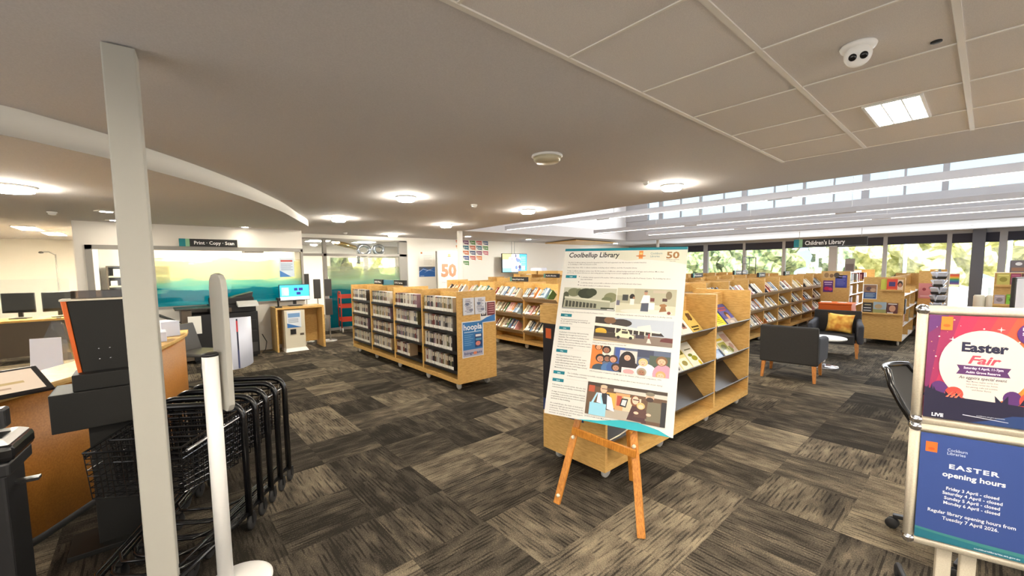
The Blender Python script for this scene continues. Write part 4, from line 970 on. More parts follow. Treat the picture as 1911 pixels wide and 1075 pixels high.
# ================================================================ ARMCHAIRS, TABLE, CUSHION
def armchair(label, loc, rz, fabric='charcoal_fabric'):
    t = thing('armchair', label, 'armchair', loc, rz, 'dark armchairs'); del t['group']
    W2, D2 = .34, .31
    b = MB(); b.box(-W2 + .07, -D2 + .02, .22, W2 - .07, D2 - .06, .365); b.build('seat', fabric, t, .025, 3)
    b = MB(); b.hexa([(-W2, D2 - .08, .23), (W2, D2 - .08, .23), (W2, D2, .23), (-W2, D2, .23)], [(-W2 + .005, D2 - .04, .75), (W2 - .005, D2 - .04, .75), (W2 - .005, D2 + .04, .74), (-W2 + .005, D2 + .04, .74)]); b.build('backrest', fabric, t, .022, 3)
    for sx in (-1, 1):
        b = MB(); prof = [(-D2, .24), (-D2 - .03, .50), (-D2 - .02, .555), (-D2 + .06, .575), (.08, .59), (D2 - .06, .62), (D2 - .06, .24)]
        xa, xb = (W2 - .08, W2) if sx > 0 else (-W2, -W2 + .08)
        fl_ = lambda y: sx * .045 * max(0, (D2 - .06 - y)) / (2 * D2)
        L_, R_s = b.vs([(xa + fl_(y), y, z) for y, z in prof]), b.vs([(xb + fl_(y), y, z) for y, z in prof])
        b.face(L_[::-1]); b.face(R_s)
        for i in range(len(prof)): j = (i + 1) % len(prof); b.face([L_[i], L_[j], R_s[j], R_s[i]])
        b.build('armrest', 'blue_grey_fabric' if fabric == 'charcoal_fabric' else fabric, t, .03, 4)
        for sy in (-1, 1):
            x, y = sx * (W2 - .05), sy * (D2 - .05); dx, dy = sx * .015, sy * .03
            MB().hexa([(x + dx - .017, y + dy - .017, 0), (x + dx + .017, y + dy - .017, 0), (x + dx + .017, y + dy + .017, 0), (x + dx - .017, y + dy + .017, 0)],
                      [(x - .026, y - .026, .25), (x + .026, y - .026, .25), (x + .026, y + .026, .25), (x - .026, y + .026, .25)]).build('leg', 'leg_wood', t, .004)
    return t
armchair('charcoal armchair with its back to the viewer, nearest the display bookcase', (-1.77, 6.82, 0), PI + math.radians(6))
armchair('charcoal armchair facing the viewer with an orange cushion on its seat', (-1.70, 9.02, 0), math.radians(8))
ct = thing('coffee_table', 'small round white pedestal table between the two dark armchairs', 'table', (-1.60, 7.80, 0))
MB().lathe([(0, .435), (.27, .435), (.275, .445), (.27, .457), (0, .457)], 40).build('tabletop', 'white_plastic', ct)
MB().lathe([(.03, .02), (.025, .06), (.025, .435), (0, .435)], 16).build('pedestal', 'chrome', ct)
MB().lathe([(.19, 0), (.19, .008), (.05, .02), (0, .02)], 32).build('base', 'chrome', ct)
# cushion: puffed square
b = MB(); N_ = 10; g1 = []; g2 = []
for i in range(N_ + 1):
    for j in range(N_ + 1):
        x, z = -1 + 2 * i / N_, -1 + 2 * j / N_; pin = 1 - .10 * (1 - abs(x)) * 0; t = .06 * ((1 - x * x) * (1 - z * z)) ** .45
        kx = x * (.19 - .018 * (1 - z * z)); kz = z * (.17 - .015 * (1 - x * x)); g1.append((kx, -t, kz + .17)); g2.append((kx, t, kz + .17))
A, B = b.vs(g1), b.vs(g2); q = lambda i, j: i * (N_ + 1) + j
for i in range(N_):
    for j in range(N_):
        b.face([A[q(i, j)], A[q(i + 1, j)], A[q(i + 1, j + 1)], A[q(i, j + 1)]], 0, True); b.face([B[q(i, j)], B[q(i, j + 1)], B[q(i + 1, j + 1)], B[q(i + 1, j)]], 0, True)
o = b.build('cushion', 'cushion_print', loc=(-1.67, 9.07, .375)); o.rotation_euler = (math.radians(-16), math.radians(4), math.radians(8)); tag(o, 'square yellow and orange printed cushion on the far dark armchair', 'cushion')
# orange bin behind it
ob = thing('returns_bin', 'orange storage box standing behind the far dark armchair', 'box', (-2.62, 12.0, 0))
MB().box(0, 0, .04, .62, .5, .62).build('body', 'orange', ob, .015); MB().box(-.01, -.01, .62, .63, .51, .66).build('lid', 'orange', ob, .01); MB().box(.02, .02, 0, .6, .48, .04).build('plinth', 'black_plastic', ob)
tag(MB().box(-.1, -.07, 0, .1, .07, .02).build('leaflet', 'paper', loc=(-2.5, 12.15, .66), rz=.3), 'white leaflet lying on the left of the orange box', 'leaflet')
tag(MB().box(-.08, -.06, 0, .08, .06, .015).build('leaflet', 'paper', loc=(-2.2, 12.2, .66), rz=-.2), 'white leaflet lying on the right of the orange box', 'leaflet')
ob2 = thing('storage_box', 'orange box at the foot of the pink poster, far right', 'box', (-.95, 12.3, 0)); MB().box(0, 0, 0, .5, .34, .6).build('body', 'orange', ob2, .01); MB().box(-.01, -.01, .6, .51, .35, .63).build('lid', 'orange', ob2, .006)
# leaflet spinner
sp = thing('leaflet_spinner', 'tall leaflet spinner with white leaflets, far right beside the windows', 'display stand', (-.63, 11.9, 0))
MB().lathe([(.2, 0), (.2, .02), (.03, .04), (.02, .06), (.02, 1.45), (0, 1.45)], 20).build('pole', 'mid_grey', sp)
for i in range(5):
    z = .66 + i * .155
    b = MB()
    for k in range(4):
        a = k * R90 + i * .5; M = Matrix.Rotation(a, 4, 'Z') @ Matrix.Translation((0, -.03, z)) @ Matrix.Rotation(math.radians(28), 4, 'X'); b.at(M).box(-.06, -.03, 0, .06, -.0, .13)
    b.build('leaflet_tier', 'cool_white', sp)
    b = MB()
    for k in range(4):
        a = k * R90 + i * .5; M = Matrix.Rotation(a, 4, 'Z') @ Matrix.Translation((0, -.03, z)) @ Matrix.Rotation(math.radians(28), 4, 'X'); b.at(M).box(-.065, -.05, -.01, .065, .0, .0).box(-.065, -.05, -.01, .065, -.045, .05)
    b.build('leaflet_pocket', 'dark_grey', sp)
# rainbow picture on the glass
s = Sheet(.2, .33, (236, 236, 236)); 
for i, c in enumerate([(120, 90, 160), (60, 90, 170), (50, 130, 160), (80, 160, 90), (220, 190, 70), (230, 130, 60), (206, 70, 60)]): s.rect(.01, .02 + i * .04, .19, .02 + (i + 1) * .04, c)
tag(s.build('poster', loc=(-.70, 16.94, .94)), 'rainbow coloured picture stuck on the window glass', 'poster')
# beige tub seat pair, right display shelf, computer
ts = thing('tub_seat', 'beige tub seat below the window, right of the rainbow picture', 'seat', (.0, 12.9, 0))
b = MB()
for k in range(2):
    c0 = -.085 + .17 * k
    b.lathe([(.08, .08), (.085, .12), (.085, .87), (.07, .9), (0, .9)], 18, (c0, 0, 0))
b.build('back', 'cream', ts); MB().box(-.18, -.3, .1, .18, -.05, .44).build('seat', 'cream', ts, .03); MB().box(-.16, -.28, 0, .16, .05, .1).build('plinth', 'dark_grey', ts)
RS = thing('bookcase', 'plywood display case with facing picture books at the right edge', 'bookcase', (.07, 9.0, 0))
MB().box(0, .02, .06, 1.2, .4, 1.43).build('carcass', 'ply', RS); MB().box(.04, .04, 0, 1.16, .38, .06).build('plinth', 'dark_grey', RS)
for z in (1.24, .97): MB().box(0, -.09, z, 1.2, .02, z + .012).box(0, -.09, z + .012, 1.2, -.082, z + .03).build('ledge', 'ply', RS)
for x, z, w_, h_, c, lb in ((.09, 1.255, .12, .17, (190, 180, 90), 'yellow and grey picture book on the upper ledge at the right edge'), (.215, 1.255, .09, .17, (150, 60, 90), 'crimson picture book on the upper ledge at the right edge'), (.31, 1.255, .16, .17, (110, 70, 66), 'brown patterned picture book on the upper ledge at the right edge'),
                            (.08, .985, .10, .14, (170, 156, 160), 'grey picture book on the lower ledge at the right edge'), (.19, .985, .11, .15, (120, 180, 40), 'bright green picture book on the lower ledge at the right edge'), (.32, .985, .1, .15, (140, 90, 120), 'purple picture book on the lower ledge at the right edge')):
    standing(x, 8.95, z, w_, h_, c, [('e', .5, .5, .3, .2, tuple(max(0, q - 50) for q in c)), ('r', .1, .8, .9, .88, tuple(min(255, q + 40) for q in c))], lb)
standing(.2, 9.1, 1.435, .16, .17, (110, 104, 110), [('e', .5, .7, .2, .14, (226, 226, 230)), ('r', .1, .1, .9, .4, (150, 110, 90))], 'framed picture standing on top of the right edge display case', 'picture')
hd = thing('desk', 'high computer bench behind the poster stand at the right edge', 'desk', (.1, 5.8, 0)); MB().box(0, 0, 1.04, 1.2, .6, 1.07).build('desktop', 'ply', hd); MB().box(.02, .03, 0, .05, .57, 1.04).build('side_panel', 'ply', hd); MB().box(1.15, .03, 0, 1.18, .57, 1.04).build('side_panel', 'ply', hd)
mo = thing('computer_monitor', 'computer monitor seen edge on at the right edge', 'monitor', (.24, 6.05, 1.07), math.radians(70)); MB().box(-.25, -.02, .06, .25, .012, .38).build('display', 'black_plastic', mo, .008); MB().box(-.24, -.022, .075, .24, -.02, .37).build('screen', 'cool_white', mo); MB().box(-.1, -.08, 0, .1, .08, .012).box(-.03, .012, 0, .03, .03, .2).build('stand', 'black_plastic', mo)

# ================================================================ WHITE SIGN STAND, TROLLEYS, KIOSK
ws = thing('sign_stand', 'white pole stand with an upright white sign panel seen edge on, front left', 'sign stand', (-2.457, .203, .088)); ws.scale = (.945,) * 3
MB().lathe([(.0, -.093), (.16, -.093), (.16, -.081), (.14, -.071), (0, -.069)], 40, (.02, .055, 0)).build('base', 'white_plastic', ws)
MB().lathe([(.036, -.075), (.036, 1.165)], 24).build('pole', 'white_plastic', ws)
MB().lathe([(.037, 1.16), (.037, 1.172), (.03, 1.178), (0, 1.178)], 24).build('pole_cap', 'black_plastic', ws)
prof = [(-.08, .90), (-.06, .872), (-.04, .862), (.04, .862), (.06, .872), (.08, .90), (.08, 1.50), (.07, 1.55), (.045, 1.575), (.0, 1.583), (-.045, 1.575), (-.07, 1.55), (-.08, 1.50)]
b = MB().at(Matrix.Translation((-.02, .055, 0)) @ Matrix.Rotation(math.radians(14), 4, 'Z')); b.prism([(x, -.014, z) for x, z in prof], (0, .028, 0)); b.build('sign_panel', mat('panel_grey', (164, 162, 154), .5), ws, .004)
b = MB(); A = []; N2 = 8
arc = [(-.03 - .16 * (i / N2), .10 + .115 * math.sin(min(1, i / N2 * 1.15) * R90)) for i in range(N2 + 1)]
o1 = b.vs([(x, y, 1.06 + .02 * abs(i - 2) / 8) for i, (x, y) in enumerate(arc)]); o2 = b.vs([(x, y, 1.345 - .015 * i / N2) for i, (x, y) in enumerate(arc)])
i1 = b.vs([(x, y - .005, 1.06 + .02 * abs(i - 2) / 8) for i, (x, y) in enumerate(arc)]); i2 = b.vs([(x, y - .005, 1.345 - .015 * i / N2) for i, (x, y) in enumerate(arc)])
for i in range(N2):
    b.face([o1[i + 1], o1[i], o2[i], o2[i + 1]], 0, True); b.face([i1[i], i1[i + 1], i2[i + 1], i2[i]], 0, True); b.face([o2[i], i2[i], i2[i + 1], o2[i + 1]]); b.face([o1[i], o1[i + 1], i1[i + 1], i1[i]])
b.face([o1[0], i1[0], i2[0], o2[0]]); b.face([o1[-1], o2[-1], i2[-1], i1[-1]])
b.build('leaflet_holder', 'cool_white', ws)
s = Sheet(.06, .27, (40, 44, 66), .004); s.rect(.0, .2, .06, .26, (206, 60, 66)); s.rect(.01, .12, .05, .18, (150, 90, 110)); s.rect(.0, .0, .06, .1, (60, 70, 110))
o = s.build('leaflet', ws, (-.06, .075, 1.065), math.radians(80)); o['label'] = 'dark leaflet with a red top'

def trolley():
    t = thing('shopping_trolley', 'black wire basket trolley, nearest the viewer of the nested five', 'trolley', (0, 0, 0), 0, 'nested basket trolleys'); del t['group']
    hw = .275; zt = .80; R = .09
    def arcp(cx, cz, r, a0, a1, y=0, n=6): return [(cx + r * math.cos(a0 + (a1 - a0) * i / n), y, cz + r * math.sin(a0 + (a1 - a0) * i / n)) for i in range(n + 1)]
    MB().tube([(hw, 0, .1)] + arcp(hw - R, zt - R, R, 0, R90) + arcp(-hw + R, zt - R, R, R90, PI) + [(-hw, 0, .1)], .019, 10).build('handle_frame', 'black_tube', t)
    fx = .17; L = .62
    pts = [(hw, .02, .115), (fx + .02, -L + .08, .10)]
    pts += [(fx * math.cos(a), -L + .06 - .06 * math.sin(a), .10) for a in [0, .35, .7, 1.05, R90]] + [(-fx * math.cos(a), -L + .06 - .06 * math.sin(a), .10) for a in [1.05, .7, .35, 0]] + [(-fx - .02, -L + .08, .10), (-hw, .02, .115)]
    MB().tube(pts, .0125, 8).build('base_frame', 'black_tube', t)
    MB().tube([(hw - .03, -.04, .17), (fx + .01, -L + .12, .15), (fx - .05, -L + .05, .15), (-fx + .05, -L + .05, .15), (-fx - .01, -L + .12, .15), (-hw + .03, -.04, .17)], .008, 6).build('lower_rail', 'black_tube', t)
    # wire basket
    b = MB(); zr0, zr1 = .765, .735; zb0, zb1 = .44, .50; r = .0028
    bk = lambda s_, f: (s_ * (.255 - .015 * f), -.02 - .0 * f, zr0 + (zb0 - zr0) * f)
    fr_ = lambda s_, f: (s_ * (.215 - .012 * f), -.46 + .012 * f, zr1 + (zb1 - zr1) * f)
    lerp = lambda p, q, k: tuple(p[i] + (q[i] - p[i]) * k for i in range(3))
    for k in range(9):
        f = k / 8; q = [bk(-1, f), fr_(-1, f), fr_(1, f), bk(1, f)]
        b.tube(q, .006 if k == 0 else r, 5 if k == 0 else 4, closed=True)
    for k in range(13):
        g = k / 12
        for sx in (-1, 1): b.tube([lerp(bk(sx, 0), fr_(sx, 0), g), lerp(bk(sx, 1), fr_(sx, 1), g)], r, 4)
        b.tube([lerp(bk(-1, 1), fr_(-1, 1), g), lerp(bk(1, 1), fr_(1, 1), g)], r, 4)
    for k in range(9):
        g = k / 8; p, q, u, v_ = lerp(fr_(-1, 0), fr_(1, 0), g), lerp(fr_(-1, 1), fr_(1, 1), g), lerp(bk(-1, 1), bk(1, 1), g), lerp(bk(-1, 0), bk(1, 0), g)
        b.tube([p, q, u, v_], r, 4)
    b.build('wire_basket', 'black_gloss', t)
    for sx in (-1, 1): MB().tube([(sx * hw, 0, .715), (sx * .255, -.01, .72), (sx * .225, -.44, .71)], .0075, 6).build('basket_rail', 'chrome' if sx > 0 else 'black_gloss', t)
    for sx, y, x in ((-1, .02, hw), (1, .02, hw), (-1, -L + .1, fx), (1, -L + .1, fx)):
        o = MB().lathe([(0, -.012), (.04, -.011), (.05, -.006), (.05, .006), (.04, .011), (0, .012)], 16, (sx * x, y, .05), 0, 'x').build('wheel', 'rubber', t)
        MB().box(sx * x - .018, y - .016, .045, sx * x - .013, y + .016, .105).box(sx * x + .013, y - .016, .045, sx * x + .018, y + .016, .105).box(sx * x - .018, y - .016, .098, sx * x + .018, y + .016, .108).build('wheel_fork', 'black_plastic', o)
    return t
tr = trolley(); trz = math.radians(56); tr.rotation_euler.z = trz; tr.location = (-3.055, .151, 0)
TL = ['black wire basket trolley, second from the front in the nested row', 'black wire basket trolley, middle one of the nested row', 'black wire basket trolley, second from the back in the nested row', 'black wire basket trolley, back of the nested row beside open carpet']
for i in range(1, 5): dup(tr, (-3.055 - .83 * .148 * i, .151 + .56 * .148 * i, 0), trz, TL[i - 1])

kk = thing('checkout_kiosk', 'black self checkout kiosk with an orange side seen from behind, left', 'kiosk', (-3.36, -.26, 0))
def slope_box(name, m, y0b, y1b, zb, y0t, y1t, zt, xa, xb, bev=.004, parent=kk):
    b = MB(); b.hexa([(xa, y0b, zb), (xb, y0b, zb), (xb, y1b, zb), (xa, y1b, zb)], [(xa, y0t, zt), (xb, y0t, zt), (xb, y1t, zt), (xa, y1t, zt)]); return b.build(name, m, parent, bev)
slope_box('screen_housing', 'black_box', -.045, .17, 1.0, -.085, .175, 1.435, -.05, .04)
slope_box('side_trim', 'orange', -.062, -.046, .99, -.108, -.086, 1.44, -.07, .045)
o = MB().box(-.08, -.112, 1.437, .05, .18, 1.447).build('top_trim', 'cream', kk)
MB().box(-.05, -.07, 1.447, .0, .175, 1.49).build('top_screen', 'brown_acrylic', kk)
for y in (.025, .07):
    for z in (1.10, 1.16): MB().lathe([(0, 0), (.004, .0), (.004, .004), (0, .005)], 10, (.04, y, z), 0, 'x').build('screw', 'chrome', kk)
MB().box(-.06, -.085, .945, .12, .15, 1.035).build('neck', 'black_box', kk, .004)
MB().box(-.14, -.175, .735, .14, .16, .945).build('scanner_box', 'black_box', kk, .004)
MB().box(-.10, -.045, .0, .06, .14, .735).build('pedestal', 'black_box', kk, .004)
MB().box(-.16, -.17, .0, .12, .18, .03).build('base_plate', 'black_box', kk, .004)

pt = thing('payment_terminal', 'black payment terminal pedestal with a white reader, far left edge', 'kiosk', (-2.55, -.572, 0), math.radians(-6)); pt.scale = (.94,) * 3
MB().box(-.11, -.10, 0, .10, .13, .87).build('pedestal', 'black_plastic', pt, .01)
MB().box(-.14, -.12, .93, .12, .165, 1.0).build('reader_body', 'black_gloss', pt, .02); MB().hexa([(-.13, -.12, 1.0), (.11, -.12, 1.0), (.11, .155, 1.0), (-.13, .155, 1.0)], [(-.11, -.12, 1.025), (.09, -.12, 1.025), (.08, .13, 1.02), (-.1, .13, 1.02)]).build('reader_top', 'white_plastic', pt, .006)
MB().box(-.02, .04, 1.022, .07, .125, 1.027).build('reader_window', 'black_gloss', pt)
MB().box(-.14, -.11, .87, .12, .15, .93).build('bracket', 'black_plastic', pt, .01)
MB().box(-.13, -.14, 1.027, -.06, .10, 1.115).build('card_unit', 'black_plastic', pt, .01)
MB().box(-.02, .13, .80, .02, .20, .812).build('hook', 'black_plastic', pt)

# ================================================================ SERVICE DESK
arc = [(-2.95, -1.35), (-3.12, -1.02), (-3.36, -.76), (-3.62, -.55), (-3.93, -.36), (-4.3, -.17), (-4.75, .02), (-5.2, .16), (-5.6, .25), (-5.85, .27)]
def offset(pts, d):
    out = []
    for i, p in enumerate(pts):
        a = Vector(pts[max(i - 1, 0)]); c = Vector(pts[min(i + 1, len(pts) - 1)]); t = (c - a).normalized(); out.append((p[0] - t.y * -d * -1, p[1] + t.x * -d * -1) if False else (p[0] + t.y * d, p[1] - t.x * d))
    return out
def band(b, inner, outer, z0, z1, m=0):
    n = len(inner); A, B, C, D = b.vs([(x, y, z0) for x, y in inner]), b.vs([(x, y, z0) for x, y in outer]), b.vs([(x, y, z1) for x, y in inner]), b.vs([(x, y, z1) for x, y in outer])
    for i in range(n - 1):
        b.face([A[i], A[i + 1], B[i + 1], B[i]], m); b.face([C[i], D[i], D[i + 1], C[i + 1]], m); b.face([A[i], C[i], C[i + 1], A[i + 1]], m, True); b.face([B[i], B[i + 1], D[i + 1], D[i]], m, True)
    for i in (0, n - 1): b.face([A[i], B[i], D[i], C[i]], m)
    return b
sm = []
for i in range(len(arc) - 1):
    for k in range(4): sm.append((arc[i][0] + (arc[i + 1][0] - arc[i][0]) * k / 4, arc[i][1] + (arc[i + 1][1] - arc[i][1]) * k / 4))
sm.append(arc[-1])
# inward side of the desk is towards -y: offset with a positive sign keeps the staff side behind the curve
sd_ = thing('service_desk', 'long curved service desk with an orange brown front, left', 'desk')
sg = -1
band(MB(), offset(sm, .04 * sg), sm, .06, .90).build('front_panel', 'desk_front', sd_)
band(MB(), offset(sm, .06 * sg), offset(sm, .02 * sg), 0, .06).build('plinth', 'dark_grey', sd_)
band(MB(), offset(sm, .32 * sg), offset(sm, -.03 * sg), .90, .935).build('counter_top', 'ply', sd_, .004)
band(MB(), offset(sm, .95 * sg), offset(sm, .10 * sg), .70, .73).build('work_top', 'ply', sd_, .003)
band(MB(), offset(sm, .14 * sg), offset(sm, .10 * sg), .1, .70).build('inner_panel', 'blue_grey_fabric', sd_)
tb = thing('tablet', 'black framed tablet lying tilted on the service desk', 'tablet', (-3.44, -.66, .945), math.radians(116))
M = Matrix.Translation((0, 0, .03)) @ Matrix.Rotation(math.radians(28), 4, 'X')
b = MB().at(M); b.box(-.20, -.12, .02, .20, .12, .036); b.build('case', 'black_plastic', tb, .012)
s = Sheet(.34, .19, (176, 160, 140), .001); s.rect(.02, .12, .2, .16, (196, 110, 60)); s.rect(.02, .07, .28, .09, (150, 130, 90)); s.rect(.02, .03, .22, .045, (140, 120, 100))
s.build('screen', tb, m='screen_image', M=M @ Matrix.Translation((-.17, -.095, .0375)) @ Matrix.Rotation(-R90, 4, 'X'))
MB().box(-.1, -.03, 0, .1, .09, .05).build('stand', 'black_plastic', tb, .006)
bh = thing('brochure_holder', 'clear acrylic A-frame holder with white leaflets on the service desk', 'leaflet holder', (-5.3, -.62, .732), math.radians(75))
MB().hexa([(-.16, -.16, 0), (.16, -.16, 0), (.16, -.152, 0), (-.16, -.152, 0)], [(-.03, -.01, .44), (.03, -.01, .44), (.03, .0, .44), (-.03, 0, .44)]).hexa([(-.16, .152, 0), (.16, .152, 0), (.16, .16, 0), (-.16, .16, 0)], [(-.03, 0, .44), (.03, 0, .44), (.03, .01, .44), (-.03, .01, .44)]).build('frame', 'acrylic', bh)
MB().hexa([(-.11, -.19, .02), (.09, -.19, .02), (.09, -.182, .02), (-.11, -.182, .02)], [(-.13, -.11, .31), (.06, -.11, .31), (.06, -.102, .31), (-.13, -.102, .31)]).build('leaflet', 'cool_white', bh)
MB().box(-.12, -.24, 0, .12, -.16, .03).build('tray', 'acrylic', bh)
MB().box(.0, -.235, .002, .115, -.17, .06).build('leaflet', 'cool_white', bh)
fo = thing('staff_desk', 'long staff desk along the office with computers on it', 'desk', (-11.9, -3.6, 0))
MB().box(0, 0, .715, .75, 2.55, .75).build('desktop', 'ply', fo); MB().box(.02, .02, 0, .72, .05, .715).build('side_panel', 'brown_grey', fo); MB().box(.02, 2.5, 0, .72, 2.53, .715).build('side_panel', 'brown_grey', fo); MB().box(.68, .05, .1, .70, 2.5, .715).build('modesty_panel', 'brown_grey', fo)
def monitor(label, loc, rz, w=.52, h=.32, img=None, col='black_plastic'):
    t = thing('computer_monitor', label, 'monitor', loc, rz)
    MB().box(-w / 2, -.012, .11, w / 2, .022, .11 + h).build('display', col, t, .008)
    if img:
        s = Sheet(w - .024, h - .024, img[0], .001)
        for k, *a in img[1]:
            if k == 'r': s.rect(a[0] * s.w, a[1] * s.h, a[2] * s.w, a[3] * s.h, a[4])
            if k == 'e': s.ell(a[0] * s.w, a[1] * s.h, a[2] * s.w, a[3] * s.h, a[4])
        s.build('screen', t, (-w / 2 + .012, -.0135, .122), m='screen_image')
    else: MB().box(-w / 2 + .012, -.0135, .122, w / 2 - .012, -.012, .098 + h).build('screen', 'black_gloss', t)
    MB().box(-.03, .022, .03, .03, .05, .25).build('neck', col, t); MB().box(-.12, -.07, 0, .12, .1, .014).build('base', col, t, .004)
    return t
for i, (y, x, lb) in enumerate(((-2.35, -11.55, 'black computer monitor nearest the left edge on the staff desk'), (-1.80, -11.6, 'black computer monitor in the middle of the staff desk'), (-1.28, -11.5, 'black computer monitor at the right end of the staff desk'))):
    monitor(lb, (x, y, .751), R90 + (.35, -.3, .2)[i], .44, .36)
pn = thing('desk_screen', 'clear acrylic screen standing along the staff desk', 'screen', (-11.18, -3.3, .751)); MB().box(0, 0, .0, .008, 2.2, .72).build('panel', 'clear_glass', pn); MB().box(-.03, .1, 0, .04, .16, .012).build('foot', 'mid_grey', pn); MB().box(-.03, 2.0, 0, .04, 2.06, .012).build('foot', 'mid_grey', pn)
fl = thing('desk_lamp', 'slim upright lamp with a short arm in front of the white office wall', 'lamp', (-14.2, -1.57, 0)); MB().lathe([(.14, 0), (.14, .02), (.012, .03), (.012, 2.0), (0, 2.0)], 16).build('pole', 'mid_grey', fl); MB().tube([(0, 0, 1.99), (0, -.1, 2.05), (0, -.2, 2.05)], .012, 8).build('arm', 'mid_grey', fl); MB().lathe([(.02, 2.02), (.045, 2.03), (.03, 2.06), (0, 2.065)], 14, (0, -.22, 0)).build('shade', 'dark_grey', fl)
sw = MB().box(-15.19, -1.30, 1.34, -15.17, -1.12, 1.56).build('control_panel', 'light_grey'); tag(sw, 'pale grey control panel on the white office wall', 'panel')
oc2 = thing('desk_chair', 'low timber backed seat behind the tablet in the office', 'chair', (-7.6, -1.75, 0), R90)
MB().box(-.3, .2, .35, .3, .24, .74).build('backrest', 'ply', oc2, .01); MB().box(-.3, -.25, .38, .3, .22, .44).build('seat', 'ply', oc2, .01)
for sx in (-1, 1):
    for sy in (-.22, .2): MB().tube([(sx * .27, sy, 0), (sx * .26, sy, .39)], .014, 8).build('leg', 'mid_grey', oc2)
# papers on the far end of the desk and the stool by it
for i, (x, y, c, z, nm) in enumerate(((-5.15, .02, 'cool_white', .936, 'stack of white leaflets at the far end of the service desk'), (-5.5, .10, 'cool_white', .936, 'white leaflet box at the end of the service desk behind the square post'))):
    o = MB().box(-.11, -.08, 0, .11, .08, .09 + .06 * i).build('leaflet_box', c, bevel=.004, loc=(x, y, z), rz=.4 * i); tag(o, nm, 'box')
st = thing('stool', 'dark grey visitor chair between the service desk and the copier', 'chair', (-7.25, .50, 0), math.radians(130))
MB().box(-.24, -.24, .42, .24, .24, .465).build('seat', 'dark_grey', st, .02, 3)
b = MB(); b.hexa([(-.22, .2, .46), (.22, .2, .46), (.22, .235, .46), (-.22, .235, .46)], [(-.2, .30, .84), (.2, .30, .84), (.2, .33, .84), (-.2, .33, .84)]); b.build('backrest', 'dark_grey', st, .012, 3)
for sx in (-1, 1): MB().tube([(sx * .2, -.2, .43), (sx * .23, -.25, .015), (sx * .23, .26, .015), (sx * .2, .2, .43)], .012, 8).build('leg', 'black_tube', st)

# ================================================================ COPIER, PRINT KIOSK, STANDS BY THE STORE ROOM
cp = thing('photocopier', 'large black office photocopier in front of the coloured glazing', 'photocopier', (-8.86, .98, 0), R90)
MB().box(-.46, -.08, .04, .50, .50, .84).build('body', 'black_plastic', cp, .012)
for z in (.10, .32, .52): MB().box(-.10, -.095, z, .47, -.08, z + .17).build('paper_drawer', 'dark_grey' if z < .2 else 'black_plastic', cp, .006)
MB().box(-.20, -.06, .84, .48, .46, .98).build('scanner', 'black_plastic', cp, .01)
MB().box(-.18, -.04, .98, .46, .44, 1.10).build('document_feeder', 'black_matt', cp, .02)
MB().hexa([(.12, .0, 1.10), (.44, .0, 1.10), (.44, .34, 1.10), (.12, .34, 1.10)], [(.2, .02, 1.13), (.46, .02, 1.19), (.46, .32, 1.19), (.2, .32, 1.13)]).build('feeder_tray', 'black_plastic', cp, .005)
MB().hexa([(.18, -.22, .94), (.50, -.22, .94), (.50, -.06, .96), (.18, -.06, .96)], [(.18, -.20, .98), (.50, -.20, .98), (.50, -.05, 1.04), (.18, -.05, 1.04)]).build('control_panel', 'light_grey', cp, .006)
MB().box(-.18, -.10, .855, .1, -.06, .93).build('output_slot', 'brown_grey', cp)
MB().box(-.60, -.05, .06, -.46, .46, .93).build('finisher', 'brown_grey', cp, .01); MB().box(-.68, -.08, .93, -.12, .48, .955).build('finisher_top', 'dark_grey', cp, .004)
MB().hexa([(-.64, .02, .72), (-.6, .02, .70), (-.6, .4, .70), (-.64, .4, .72)], [(-.88, .02, .84), (-.87, .02, .86), (-.87, .4, .86), (-.88, .4, .84)]).build('output_tray', 'dark_grey', cp)
MB().box(-.52, -.055, .52, -.34, -.083, .82).build('notice', 'paper', cp)
MB().box(-.44, -.05, 0, .46, .45, .04).build('plinth', 'rubber', cp)
pk = thing('print_kiosk_desk', 'small plywood desk with an open right side in front of the glazing', 'desk', (-9.05, 2.24, 0), R90)
MB().box(-.45, -.16, .82, .43, .30, .86).build('desktop', 'ply', pk, .003); MB().box(-.45, -.16, 0, -.42, .30, .82).build('side_panel', 'ply', pk); MB().box(.39, -.16, 0, .43, .30, .82).build('side_panel', 'ply', pk); MB().box(-.42, .22, .1, .39, .24, .82).build('back_panel', 'ply', pk)
cm = thing('coin_machine', 'cream coin payment box with a leaflet, standing in the plywood desk', 'machine', (-8.96, 2.12, 0), R90)
MB().box(-.19, -.10, .05, .17, .22, .80).build('body', 'cream', cm, .004); MB().hexa([(-.21, -.18, 0), (.20, -.18, 0), (.20, .2, 0), (-.21, .2, 0)], [(-.19, -.12, .06), (.17, -.12, .06), (.17, .2, .06), (-.19, .2, .06)]).build('base', 'white_plastic', cm)
s = Sheet(.25, .32, (226, 232, 240), .002); s.rect(.02, .2, .23, .28, (120, 160, 206)); s.poly([(.0, 0), (.25, 0), (0, .09)], (60, 120, 190))
for i in range(4): s.rect(.02, .1 + i * .022, .2, .108 + i * .022, (120, 130, 150))
s.build('notice', cm, (-.15, -.103, .46)); MB().box(-.10, -.112, .33, -.0, -.10, .43).build('coin_slot', 'black_plastic', cm); MB().box(.07, -.105, .30, .14, -.1, .34).build('name_plate', 'brown_grey', cm)
monitor('bright blue computer screen on the small plywood desk', (-9.15, 2.20, .861), R90, .56, .32, ((60, 170, 214), [('r', 0, 0, 1, .22, (226, 238, 244)), ('r', .06, .3, .3, .85, (150, 206, 226)), ('e', .22, .55, .08, .22, (236, 240, 242)), ('r', .48, .62, .60, .80, (44, 40, 120)), ('r', .64, .62, .78, .80, (44, 40, 120)), ('r', .56, .34, .70, .52, (44, 40, 120))]))
